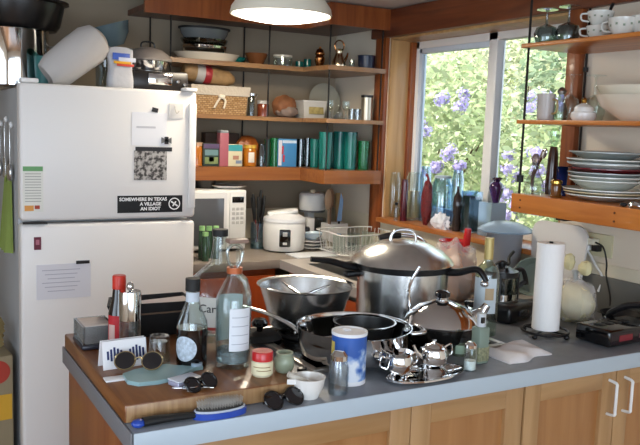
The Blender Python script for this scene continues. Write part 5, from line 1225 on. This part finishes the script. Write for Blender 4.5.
silver('creamer', 'open silver creamer on the left of the oval tray', 398, 374, .038, .058, False, False)
silver('sugar_pot', 'lidded silver sugar pot with two handles on the oval tray', 433, 366, .04, .062, True, True)
# small things right of tray
def seg_(px0, px1, p): return (px1 - px0) / 2 * mpp(p)
p = onz(459, 355); 
t = thing('spice_jar', 'squat glass jar with green label and dark lid beside the silver tray', 'jar', (p.x, p.y, CZ))
MB().lathe([(0, 0), (.019, 0), (.02, .04), (0, .04)], 26).build('body', mat('herb_jar', '5a6250', .12, coat=.5), t); MB().lathe([(0, .04), (.02, .04), (.02, .054), (0, .054)], 26).build('lid', BLACKM, t)
a = cama(p.x, p.y); arc(.0202, .008, .032, a - 30, a + 60).build('label', mat('label_mint', 'a8c0a8', .5), t)
p = onz(445, 358); LT('small_bottle', 'tiny brown bottle with gold cap between sugar pot and spice jar', 'bottle', [(0, 0), (.010, 0), (.010, .035), (.007, .04), (.007, .055), (0, .055)], mat('tiny_amber', '7a6248', .2, .4), (p.x, p.y + .02, CZ))
p = onz(472, 371)
t = thing('salt_shaker', 'clear glass salt shaker half full with chrome top near the front edge', 'shaker', (p.x, p.y + .01, CZ))
MB().lathe(walls([(0, 0), (.018, 0), (.017, .04), (.015, .06)], .0018), 26).build('body', GLASS, t)
MB().lathe([(0, .003), (.0155, .003), (.015, .026), (0, .024)], 20).build('salt', mat('salt_white', 'f4f4f4', .8), t)
MB().lathe([(.0, .06), (.016, .06), (.016, .068), (.008, .076), (0, .077)], 24).build('cap', CHROME, t)
p = onz(471, 352)
t = thing('small_bottle', 'small square white-capped bottle behind the salt shaker', 'bottle', (p.x + .01, p.y + .02, CZ))
MB().box((0, 0, .04), (.026, .026, .08), .004).build('body', GLASSG, t); MB().lathe([(0, .08), (.011, .08), (.011, .1), (0, .1)], 18).build('cap', WHITE, t)
p = onz(484, 366)
t = thing('pepper_grinder', 'slim greenish glass bottle with black-and-white cap right of the salt shaker', 'bottle', (p.x + .008, p.y + .03, CZ))
hh = ony(484, 313, p.y + .03).z - CZ
MB().box((0, 0, hh * .37), (.036, .036, hh * .74), .006).build('body', mat('pale_green_glass', 'b4c8b8', .08, 0, .55, 1.3), t)
MB().box((0, 0, hh * .2), (.037, .037, hh * .3), .003).build('lower_band', mat('peppercorns', '8a8a6c', .6, var=.4, vscale=150), t)
MB().lathe([(0, hh * .74), (.012, hh * .74), (.012, hh), (0, hh)], 20).build('cap', mat('cap_grey', 'c8ccd0', .3), t)
MB().box((-.005, -.0115, hh * .88), (.01, .006, hh * .12), .001).build('cap_window', BLACKG, t)
# folded cloth
p = onz(512, 354)
t = thing('folded_cloth', 'folded white cloth lying at the front of the worktop', 'cloth', (p.x + .015, p.y, CZ), R(12))
m = MB(); rnd = random.Random(4)
vs = []; fs = []; nx, ny = 18, 12
for s_ in (0, 1):
    for i in range(nx + 1):
        for j in range(ny + 1):
            u, v = i / nx - .5, j / ny - .5; e = min(1, min(.5 - abs(u), .5 - abs(v)) * 9)
            zz_ = (.004 + .012 * e + .003 * math.sin(u * 15 + v * 6) * e) if s_ else 0
            vs.append(Vector((u * .19 * (1 - .12 * abs(v)) + v * .03, v * .12 + .008 * math.sin(u * 9), zz_)))
K = (nx + 1) * (ny + 1)
for i in range(nx):
    for j in range(ny):
        a = i * (ny + 1) + j; q = (a, a + ny + 1, a + ny + 2, a + 1); fs.append(q[::-1]); fs.append(tuple(K + e for e in q))
for i in range(nx):
    for j in (0, ny): a = i * (ny + 1) + j; b = a + ny + 1; fs.append((a, b, b + K, a + K))
for j in range(ny):
    for i in (0, nx): a = i * (ny + 1) + j; b = a + 1; fs.append((a, b, b + K, a + K))
m.add(vs, fs).build('cloth', mat('cloth_white', 'ebe7e6', .9, bump=.3, bscale=300), t)
# mortar, shaker, carton
p = onz(310, 398)
t = thing('mortar', 'small white mortar bowl with spout near the front edge', 'mortar', (p.x, p.y + .01, CZ))
MB().lathe(walls([(0, 0), (.024, 0), (.026, .005), (.036, .028), (.0395, .048)], .004), 40).build('bowl', CERAM, t)
MB().prism([(-.032, -.012), (-.055, 0), (-.032, .012)], .036, .0475).build('spout', CERAM, t)
u = thing('pestle', 'grey pestle leaning inside the small white mortar', 'pestle', (p.x, p.y + .01, CZ))
MB().tube([(.012, 0, .014), (-.01, .0, .038), (-.05, .004, .058)], [.009, .0065, .007], 12).build('rod', mat('pestle_cream', 'c9c4b8', .3), u)
p = onz(340, 394)
t = thing('sugar_shaker', 'ribbed glass shaker with steel top in front of the carton', 'shaker', (p.x, p.y + .01, CZ))
hh = ony(340, 352, p.y).z - CZ
MB().lathe(walls([(0, 0), (.0225, 0), (.0225, hh * .6), (.018, hh * .8)], .0025), 40, fn=lambda a, z: 1 + .035 * math.cos(a * 10)).build('body', PLASTC, t)
MB().lathe([(.018, hh * .79), (.02, hh * .79), (.02, hh * .9), (.012, hh), (0, hh * 1.01), (0, hh * .85), (.017, hh * .8)], 30).build('cap', STEELP, t)
p = onz(353, 384); 
t = thing('salt_carton', 'cylindrical blue and white carton with white lid', 'carton', (p.x, p.y + .025, CZ))
hh = ony(353, 330, p.y + .025).z - CZ; rc = 17.5 * mpp(t.location)
mc = bpy.data.materials.new('carton_print'); mc.use_nodes = True; nt = mc.node_tree; bs = nt.nodes['Principled BSDF']; bs.inputs['Roughness'].default_value = .45
tc = nt.nodes.new('ShaderNodeTexCoord'); n = nt.nodes.new('ShaderNodeTexNoise'); n.inputs['Scale'].default_value = 22; n.inputs['Detail'].default_value = 3
sx_ = nt.nodes.new('ShaderNodeSeparateXYZ'); ad = nt.nodes.new('ShaderNodeMath'); ad.operation = 'MULTIPLY_ADD'; ad.inputs[1].default_value = 3.2; ml = nt.nodes.new('ShaderNodeMath'); ml.operation = 'ADD'; ml.inputs[1].default_value = -.12
rp2 = nt.nodes.new('ShaderNodeValToRGB'); e = rp2.color_ramp.elements; e[0].position = .44; e[0].color = lin('dfe6f0'); e[1].position = .60; e[1].color = lin('2f5cae')
e2 = rp2.color_ramp.elements.new(.52); e2.color = lin('88a8d8')
nt.links.new(tc.outputs['Object'], n.inputs[0]); nt.links.new(tc.outputs['Object'], sx_.inputs[0]); nt.links.new(sx_.outputs[2], ad.inputs[0]); nt.links.new(n.outputs[0], ad.inputs[2]); nt.links.new(ad.outputs[0], ml.inputs[0])
nt.links.new(ml.outputs[0], rp2.inputs[0]); nt.links.new(rp2.outputs[0], bs.inputs['Base Color'])
MB().lathe([(0, 0), (rc, 0), (rc, hh - .008), (0, hh - .008)], 44).build('body', mc, t)
MB().lathe([(rc + .0004, 0), (rc + .0006, .01), (rc, .01), (rc, 0)], 44, closed=True).build('bottom_band', PAPER, t)
MB().lathe([(0, hh - .008), (rc + .001, hh - .008), (rc + .001, hh), (rc - .003, hh), (rc - .004, hh - .003), (0, hh - .003)], 44).build('lid', PAPER, t)
MB().box((.0, .012, hh), (.016, .012, .006), .001, Matrix.Rotation(R(15), 3, 'X')).build('pour_tab', PAPER, t)
a = cama(t.location.x, t.location.y)
arc(rc + .0004, hh * .5, hh * .82, a - 75, a - 52).build('yellow_mark', mat('mark_yellow', 'd8c060', .5), t)

# ---- on the chopping block
p = onz(262, 375, ZB)
t = thing('red_lid_jar', 'small glass jar with red lid and cream label', 'jar', (p.x, p.y, ZB))
MB().lathe([(0, 0), (.022, 0), (.0245, .004), (.0245, .034), (.022, .038), (0, .038)], 36).build('body', mat('jar_cream_fill', 'd8cfae', .15, coat=.6), t)
MB().lathe([(0, .037), (.0245, .037), (.0245, .056), (.023, .058), (0, .058)], 36).build('lid', mat('lid_red', 'c01c1e', .3, coat=.3), t)
a = cama(p.x, p.y); arc(.0247, .006, .034, a - 80, a + 80, 16).build('label', mat('label_cream', 'e9e0bc', .6), t)
for k, (w0, w1) in enumerate(((-50, 45), (-30, 50))): arc(.0255, .016 + .008 * (1 - k), .0175 + .008 * (1 - k), a + w0, a + w1, 8).build('label_script', mat('script_brown', '8a6a30', .6), t)
p = onz(284, 371, ZB)
t = thing('open_jar', 'open frosted greenish jar beside the red-lid jar', 'jar', (p.x, p.y, ZB))
MB().lathe([(0, 0), (.018, 0), (.0235, .01), (.0235, .03), (.019, .038), (.0205, .046), (.0165, .046), (.0155, .036), (.0195, .03), (.0195, .01), (0, .006)], 36).build('body', mat('frosted_green', 'a9b49a', .3, 0, .25), t)
p = onz(296, 376, ZB) 
t = thing('bottle_stopper', 'small black and silver stopper right of the open jar', 'stopper', (.868, 1.60, CZ))
MB().lathe([(0, 0), (.01, 0), (.01, .02), (0, .02)], 20).build('metal_base', STEELP, t); MB().lathe([(0, .02), (.011, .02), (.012, .036), (0, .04)], 20).build('grip', BLACK, t)
# clear bottle with swing stopper
p = onz(234, 366, ZB)
t = thing('clear_bottle', 'tall clear glass bottle with white label and looped glass stopper', 'bottle', (p.x, p.y + .01, ZB))
hh = ony(234, 268, p.y + .01).z - ZB; rr = 17.5 * mpp(t.location)
MB().lathe([(0, 0), (rr * .94, 0), (rr, .006), (rr, hh * .66), (rr * .9, hh * .74), (rr * .5, hh * .88), (rr * .36, hh * .93), (rr * .36, hh), (rr * .3, hh), (rr * .3, hh * .92), (rr * .85, hh * .72), (rr * .93, hh * .64), (rr * .93, .012), (0, .009)], 44).build('body', GLASS, t)
MB().lathe([(0, .0095), (rr * .925, .0125), (rr * .925, hh * .17), (0, hh * .17)], 36).build('liquid', mat('clear_liquid', 'b8c4cc', .05, 0, .7, 1.33), t)
a = cama(p.x, p.y)
arc(rr + .0003, hh * .19, hh * .62, a - 12, a + 62, 16).build('label', mat('label_white', 'dfe4ea', .6), t)
for k in range(4): arc(rr + .0011, hh * (.53 - .09 * k), hh * (.535 - .09 * k), a - 4, a + 54, 10).build('label_line', mat('label_line_grey', '98a0ac', .6), t)
arc(rr + .0003, hh * .22, hh * .7, a + 150, a + 250, 16).build('back_label', mat('label_back', 'c8ccd0', .6), t)
MB().lathe([(rr * .37, hh - .012), (rr * .44, hh - .012), (rr * .44, hh + .002), (rr * .3, hh + .002), (rr * .3, hh - .012)], 28, closed=True).build('neck_band', mat('copper_band', 'b4623a', .4, .3), t)
sh_ = ony(234, 245, p.y).z - ZB - hh
MB().tube([(-.006, 0, hh), (-.017, 0, hh + sh_ * .35), (-.018, 0, hh + sh_ * .8), (0, 0, hh + sh_), (.018, 0, hh + sh_ * .8), (.017, 0, hh + sh_ * .35), (.006, 0, hh)], .004, 10).build('glass_loop', thin('bright_glass', 'dfe8e8', .2), t)
MB().box((0.005, 0, hh + sh_ + .008), (.05, .03, .010), .003).build('stopper_plate', mat('stopper_brown', '8d7466', .4), t)
# big jug
p = onz(217, 343, ZB)
t = thing('glass_jug', 'big round clear glass jug with black cap and script label', 'jug', (.765, 1.93, ZB))
p = t.location; t.location.x = ony(219, 300, p.y).x; s = mpp(p); rj = 32 * s
hh = ony(217, 236, p.y).z - ZB; hb_ = ony(217, 268, p.y).z - ZB
MB().lathe([(0, 0), (rj * .9, 0), (rj, .015), (rj, hb_ * .62), (rj * .88, hb_ * .84), (rj * .55, hb_ * .98), (rj * .3, hb_ + (hh - hb_) * .2), (rj * .21, hh * .94), (rj * .21, hh), (rj * .17, hh), (rj * .17, hh * .93), (rj * .26, hb_ + .012), (rj * .84, hb_ * .82), (rj * .95, hb_ * .6), (rj * .95, .02), (0, .01)], 52).build('body', GLASS, t)
MB().lathe([(0, hh), (rj * .24, hh), (rj * .24, hh + .018), (0, hh + .018)], 28).build('cap', BLACKM, t)
a = cama(p.x, p.y)
arc(rj + .0004, hb_ * .24, hb_ * .66, a - 62, a + 40, 20).build('label', mat('jug_label', 'e4e2da', .6), t)
arc(rj + .0012, hb_ * .20, hb_ * .24, a - 62, a + 40, 20).build('label_red_band', mat('label_band_red', 'a03a34', .5), t)
ta = R(a - 12)
lm = Matrix.Translation((math.cos(ta) * (rj + .0022), math.sin(ta) * (rj + .0022), hb_ * .5)) @ Matrix.Rotation(ta + PI / 2, 4, 'Z') @ FACE
textmesh('label_script', 'Carlo', .03, INK, t, lm @ Matrix.Shear('XZ', 4, (0, 0)) if 0 else lm)
MB().tube([(rj * .24, 0, hh * .95), (rj * .55, 0, hh * .93), (rj * .62, 0, hb_ + .02), (rj * .5, 0, hb_ * .95)], .006, 10).build('finger_loop', GLASS, t)
# dark liquor bottle
p = onz(193, 366, ZB)
t = thing('dark_bottle', 'clear-necked bottle of dark liquid with black cap and round label', 'bottle', (p.x, p.y + .01, ZB))
hh = ony(196, 278, p.y + .01).z - ZB; rr = 15.5 * mpp(t.location)
MB().lathe([(0, 0), (rr * .93, 0), (rr, .006), (rr, hh * .44), (0, hh * .44)], 40).build('dark_liquid', mat('cola_dark', '120c0c', .05, coat=.8), t)
MB().lathe([(rr, hh * .44), (rr * .95, hh * .52), (rr * .5, hh * .70), (rr * .42, hh * .78), (rr * .42, hh * .86), (rr * .38, hh * .86), (rr * .38, hh * .78), (rr * .45, hh * .7), (rr * .9, hh * .52), (rr * .95, hh * .441)], 40).build('glass_neck', GLASS, t)
MB().lathe([(0, hh * .86), (rr * .47, hh * .86), (rr * .47, hh), (0, hh)], 28).build('cap', BLACKM, t)
a = cama(p.x, p.y)
arc(rr * .44, hh * .74, hh * .85, a - 70, a + 70, 12).build('neck_label', mat('label_bluewhite', 'c4ced8', .5), t)
# round label following the glass
m = MB(); vs = []; fs = []; rl2 = 12.5 * mpp(t.location); ac = R(a - 28); zc_ = hh * .23
NR = 7
for q in range(NR + 1):
    for i in range(32):
        th = 2 * PI * i / 32; ra_ = rl2 * q / NR; aa = ac + ra_ * math.cos(th) / rr; vs.append(Vector((math.cos(aa) * (rr + .0008), math.sin(aa) * (rr + .0008), zc_ + ra_ * math.sin(th))))
for q in range(NR):
    for i in range(32): fs.append((q * 32 + i, q * 32 + (i + 1) % 32, (q + 1) * 32 + (i + 1) % 32, (q + 1) * 32 + i))
m.add(vs, fs).build('round_label', mat('round_label_print', 'b8c4d0', .5, var=.25, vscale=140), t)
# drinking glass upside-down
p = onz(163, 367, ZB)
t = thing('tumbler', 'small clear upturned tumbler on the chopping block', 'glass', (p.x, p.y + .03, ZB))
hh = ony(163, 335, p.y + .03).z - ZB; rr = 11.5 * mpp(t.location)
MB().lathe([(rr, 0), (rr * .84, hh * .97), (rr * .8, hh), (0, hh), (0, hh * .82), (rr * .72, hh * .8), (rr * .92, 0)], 36, closed=True).build('body', thin('tumbler_glass', 'f2f6f4', .04), t)
# coaster/card box
p = onz(95, 349, ZB)
t = thing('card_box', 'clear plastic box of note cards at the far corner of the block', 'box', (.463, 1.975, ZB), R(0))
MB().box((0, 0, .006), (.085, .11, .012), .004).build('base_tray', mat('tray_smoke', '2a2a34', .3), t)
MB().box((0, 0, .036), (.066, .092, .046), .001).build('cards', mat('card_stock', 'c9bdb6', .8, var=.15, vscale=4, stretch=(1, 60, 1)), t)
MB().box((0, -.052, .036), (.08, .002, .046)).box((0, .052, .036), (.08, .002, .046)).box((-.039, 0, .036), (.002, .102, .046)).box((.039, 0, .036), (.002, .102, .046)).build('clear_cover', PLASTC, t)
# black tote
t = thing('black_basket', 'black open basket with flared corners at the back of the block', 'basket', (.635, 2.035, ZB))
m = MB(); vs = []
W0, D0, Hh = .21, .12, ony(150, 303, 1.99).z - ZB
for (ww, dd, zz_) in ((W0 * .8, D0 * .8, 0), (W0, D0, Hh), (W0 - .008, D0 - .008, Hh), (W0 * .8 - .008, D0 * .8 - .008, .005)):
    for (sx, sy) in ((-1, -1), (1, -1), (1, 1), (-1, 1)): vs.append((sx * ww / 2, sy * dd / 2, zz_))
vs[4] = (-W0 / 2 - .035, -D0 / 2, Hh + .004); vs[8] = (-W0 / 2 - .028, -D0 / 2 + .005, Hh + .004)
m.add(vs, [(3, 2, 1, 0)] + [(a * 4 + i, a * 4 + (i + 1) % 4, (a + 1) * 4 + (i + 1) % 4, (a + 1) * 4 + i) for a in range(3) for i in range(4)] + [(12, 13, 14, 15)])
m.build('body', mat('basket_black', '131214', .55), t)
MB().box((.01, 0, Hh - .012), (W0 * .84, D0 * .5, .01), .002, Matrix.Rotation(R(-2), 3, 'Y')).build('papers', mat('pinkish_paper', 'c8bcbc', .7), t)
MB().box((.01, -D0 / 2 - .0, Hh * .72), (W0 * .8, .003, .004)).build('brown_trim', mat('trim_brown', '6a5240', .5), t)
# soy sauce bottle, red cap
t = thing('sauce_bottle', 'dark sauce bottle with bright red cap and red label', 'bottle', (.508, 1.905, ZB))
p = t.location; hh = ony(121, 275, p.y).z - ZB; p.x = ony(119, 320, p.y).x
MB().lathe([(0, 0), (.024, 0), (.026, .006), (.026, hh * .5), (.018, hh * .68), (.0155, hh * .82), (0, hh * .82)], 36).build('body', mat('soy_dark', '120c0e', .08, coat=.7), t)
MB().lathe([(0, hh * .82), (.0165, hh * .82), (.0165, hh * .985), (.015, hh), (0, hh)], 30, fn=lambda a, z: 1 + .02 * math.cos(24 * a)).build('cap', mat('cap_red', 'c4301e', .35), t)
a = cama(p.x, p.y); arc(.0263, hh * .06, hh * .48, a - 75, a + 75, 16).build('label', mat('label_red2', 'b4202a', .5), t)
arc(.027, hh * .16, hh * .36, a - 62, a - 22, 10).build('label_emblem', mat('emblem_pale', 'c8a8a0', .5), t)
# pepper mill
t = thing('pepper_mill', 'clear acrylic pepper mill with steel top and ball knob', 'pepper mill', (.535, 1.82, ZB))
p = t.location; p.x = ony(130, 330, p.y).x; hh = ony(130, 291, p.y).z - ZB; rr = 10.5 * mpp(p)
MB().lathe([(0, 0), (rr, 0), (rr, hh * .58), (rr * .9, hh * .58), (rr * .9, .01), (0, .01)], 36).build('body', PLASTC, t)
MB().lathe([(0, .0105), (rr * .85, .0105), (rr * .85, hh * .2), (0, hh * .24)], 24).build('peppercorns', mat('pepper_black', '2e2a26', .8, bump=.8, bscale=200), t)
MB().lathe([(0, hh * .58), (rr * 1.02, hh * .58), (rr * 1.04, hh * .95), (rr * .98, hh), (0, hh)], 36).build('steel_top', STEELP, t)
MB().tube([(0, 0, .012), (0, 0, hh * .57)], .003, 8).build('shaft', STEELP, t)
MB().blob((0, 0, hh + .011), (.009, .009, .011), 18, 12).build('ball_knob', STEELP, t)
# printed card
p = onz(124, 366, ZB)
t = thing('printed_card', 'white folded card with dark blue printed bars before the pepper mill', 'card', (.50, 1.755, ZB), R(4))
p = t.location; x0, x1 = ony(102, 350, p.y).x, ony(147, 350, p.y).x; p.x = (x0 + x1) / 2; wc = x1 - x0; hc = ony(124, 340, p.y).z - ZB
rx_ = Matrix.Rotation(R(-12), 3, 'X')
MB().box((0, 0, hc / 2), (wc, .0012, hc), rot=rx_).box((0, .026, hc / 2), (wc, .0012, hc), rot=Matrix.Rotation(R(12), 3, 'X')).build('card', PAPER, t)
m = MB()
for cx2, n_ in ((-.22, 1), (.28, 1)):
    for k in range(5): m.box((wc * (cx2 + (-.16 + .0 * k)) + (k - 0) * wc * .075, -.0012 - .0 , hc * .5), (wc * .045, .0012, hc * (.3 + .12 * (2 - abs(k - 2)))), rot=rx_)
m.build('printed_bars', mat('bar_blue', '243060', .6), t)
# spoon rest / teal dish and sunglasses
p = onz(150, 376, ZB)
t = thing('teal_dish', 'flat pale teal cloth-like dish under the round sunglasses', 'dish', (p.x + .02, p.y - .005, ZB), R(8))
m = MB(); pts = [(-.085, -.02), (-.07, -.045), (-.03, -.055), (.02, -.05), (.055, -.03), (.085, -.012), (.105, -.012), (.108, .008), (.09, .014), (.06, .02), (.04, .045), (0, .05), (-.04, .045), (-.075, .03)]
m.prism(pts, 0, .009); m.build('dish_body', mat('teal_pale', '8fb0b4', .35), t)
MB().lathe([(.006, .009), (.013, .009), (.013, .016), (.006, .016)], 20, (.094, -.002, 0), closed=True).build('ring', mat('ring_bluegrey', '9fb4c4', .3), t)
def sunnies(label, loc, rz, shut=False, scale=1, lens_m=None):
    t = thing('sunglasses', label, 'sunglasses', loc, rz)
    fm = mat('gold_frame', 'c8b68c', .25, 1) if lens_m is None else BLACKG
    rr = .022 * scale
    rX = Matrix.Rotation(R(44), 3, 'X')
    for sg in (-1, 1):
        c = (sg * .029 * scale, 0, rr * .78)
        MB().lathe([(0, -.0015), (rr * .95, -.001), (rr * .95, .001), (0, .0025)], 30, c, rX).build('lens', mat('lens_black', '0a0b12', .03, coat=1), t)
        ring = [Vector(c) + rX @ Vector((rr * math.cos(R(30 * k)), rr * math.sin(R(30 * k)), 0)) for k in range(12)]
        MB().tube(ring, .0018 if lens_m is None else .003, 6, close=True, sub=3).build('rim', fm, t)
        if shut: MB().tube([(sg * .05 * scale, .006, rr * 1.2), (sg * .02 * scale, .012 + .004 * sg, rr * .9), (-sg * .045 * scale, .014 + .004 * sg, rr * .3)], [.004, .0035, .003], 8).build('temple', fm, t)
        else: MB().tube([(sg * .05 * scale, .004, rr * 1.1), (sg * .052 * scale, .05, rr * .9), (sg * .045 * scale, .09 * scale, .004)], .002, 6).build('temple', fm, t)
    MB().tube([(-.009 * scale, 0, rr * .9), (0, .003, rr * 1.1), (.009 * scale, 0, rr * .9)], .0016, 6).build('bridge', fm, t)
    return t
p = onz(138, 372, ZB)
sunnies('round gold-rimmed sunglasses resting on the teal dish', (p.x, p.y - .004, ZB + .0098), R(-24), scale=1.05)
p = onz(190, 389, ZB)
sunnies('small dark sunglasses lying on the block by the keys', (onz(205, 392, ZB).x, onz(205, 388, ZB).y, ZB), R(20), shut=True, scale=.8, lens_m=1)
p = onz(262, 402)
sunnies('black sunglasses on the grey worktop beside the hairbrush', (.76, 1.478, CZ), R(8), shut=True, scale=.95, lens_m=1)
o = MB().box((0, 0, .002), (.05, .03, .004), .001).build('business_card', PAPER, loc=(onz(112, 382, ZB).x + .012, onz(112, 380, ZB).y, ZB)); tag(o, 'small white card poking out left of the teal dish', 'card')
t = thing('mint_tin', 'pale lilac tin box at the front of the block', 'tin', (onz(185, 384, ZB).x, onz(185, 384, ZB).y, ZB), R(18))
MB().box((0, 0, .006), (.065, .04, .012), .004).build('base', mat('tin_lilac', 'b4b4cc', .3, .3), t); MB().box((0, 0, .014), (.066, .041, .004), .002).build('lid', mat('tin_white', 'd2d6e0', .3), t)
t = thing('key_bunch', 'bunch of silver keys at the front of the block', 'keys', (onz(190, 391, ZB).x, onz(190, 391, ZB).y, ZB))
for k, (a, dxk) in enumerate(((10, 0), (60, .012), (-35, .024), (160, -.01))):
    rz3 = Matrix.Rotation(R(a), 3, 'Z')
    MB().box(Vector((dxk, .0, .002 + .0022 * k)) + rz3 @ Vector((.014, 0, 0)), (.03, .006, .002), .0005, rz3).lathe([(0, -.001), (.008, -.001), (.008, .001), (0, .001)], 16, (dxk, 0, .002 + .0022 * k)).build('key', STEELP, t)
MB().tube([(.012 * math.cos(R(45 * k)) + .004, .012 * math.sin(R(45 * k)), .011) for k in range(8)], .0012, 6, close=True).build('key_ring', STEELP, t)
# hairbrush
pa, pb = Vector((.425, 1.481, CZ)), Vector((.668, 1.481, CZ))
t = thing('hairbrush', 'blue and black hairbrush lying bristles up along the block edge', 'hairbrush', ((pa.x + pb.x) / 2, (pa.y + pb.y) / 2 - .0, CZ), math.atan2(pb.y - pa.y, pb.x - pa.x))
L = (pb - pa).length
def ell(cx, a, b, n=28): return [(cx + a * math.cos(2 * PI * i / n), b * math.sin(2 * PI * i / n)) for i in range(n)]
MB().prism(ell(L * .26, L * .25, .026), 0, .013).build('head', mat('brush_blue', '2448a8', .3, coat=.3), t)
MB().prism(ell(L * .26, L * .235, .023), .013, .017).build('cushion_rim', mat('brush_silver', 'c2cad6', .3), t)
MB().prism(ell(L * .26, L * .22, .020), .017, .020).build('cushion', mat('brush_cushion', '2e2e2c', .6), t)
MB().tube([(L * .04, 0, .008), (-L * .1, 0, .010), (-L * .3, 0, .011), (-L * .42, 0, .010)], [.009, .010, .012, .012], 12, flat=.75).build('grip', BLACKM, t)
MB().blob((-L * .46, 0, .009), (L * .06, .013, .0088), 18, 10).build('blue_end', MATS['brush_blue'], t)
m = MB()
for i in range(-8, 9):
    for j in range(-3, 4):
        u, v = i / 8.6, j / 3.6
        if u * u + v * v < 1:
            x_, y_ = L * .26 + u * L * .21, v * .019
            m.tube([(x_, y_, .019), (x_ + u * .002, y_ + v * .002, .034)], .0006, 4, smooth=False, cap=False); m.blob((x_ + u * .002, y_ + v * .002, .0345), (.0011, .0011, .0011), 6, 4)
br = m.build('bristles', mat('bristle_grey', 'b0aca4', .4), t); br['kind'] = 'stuff'
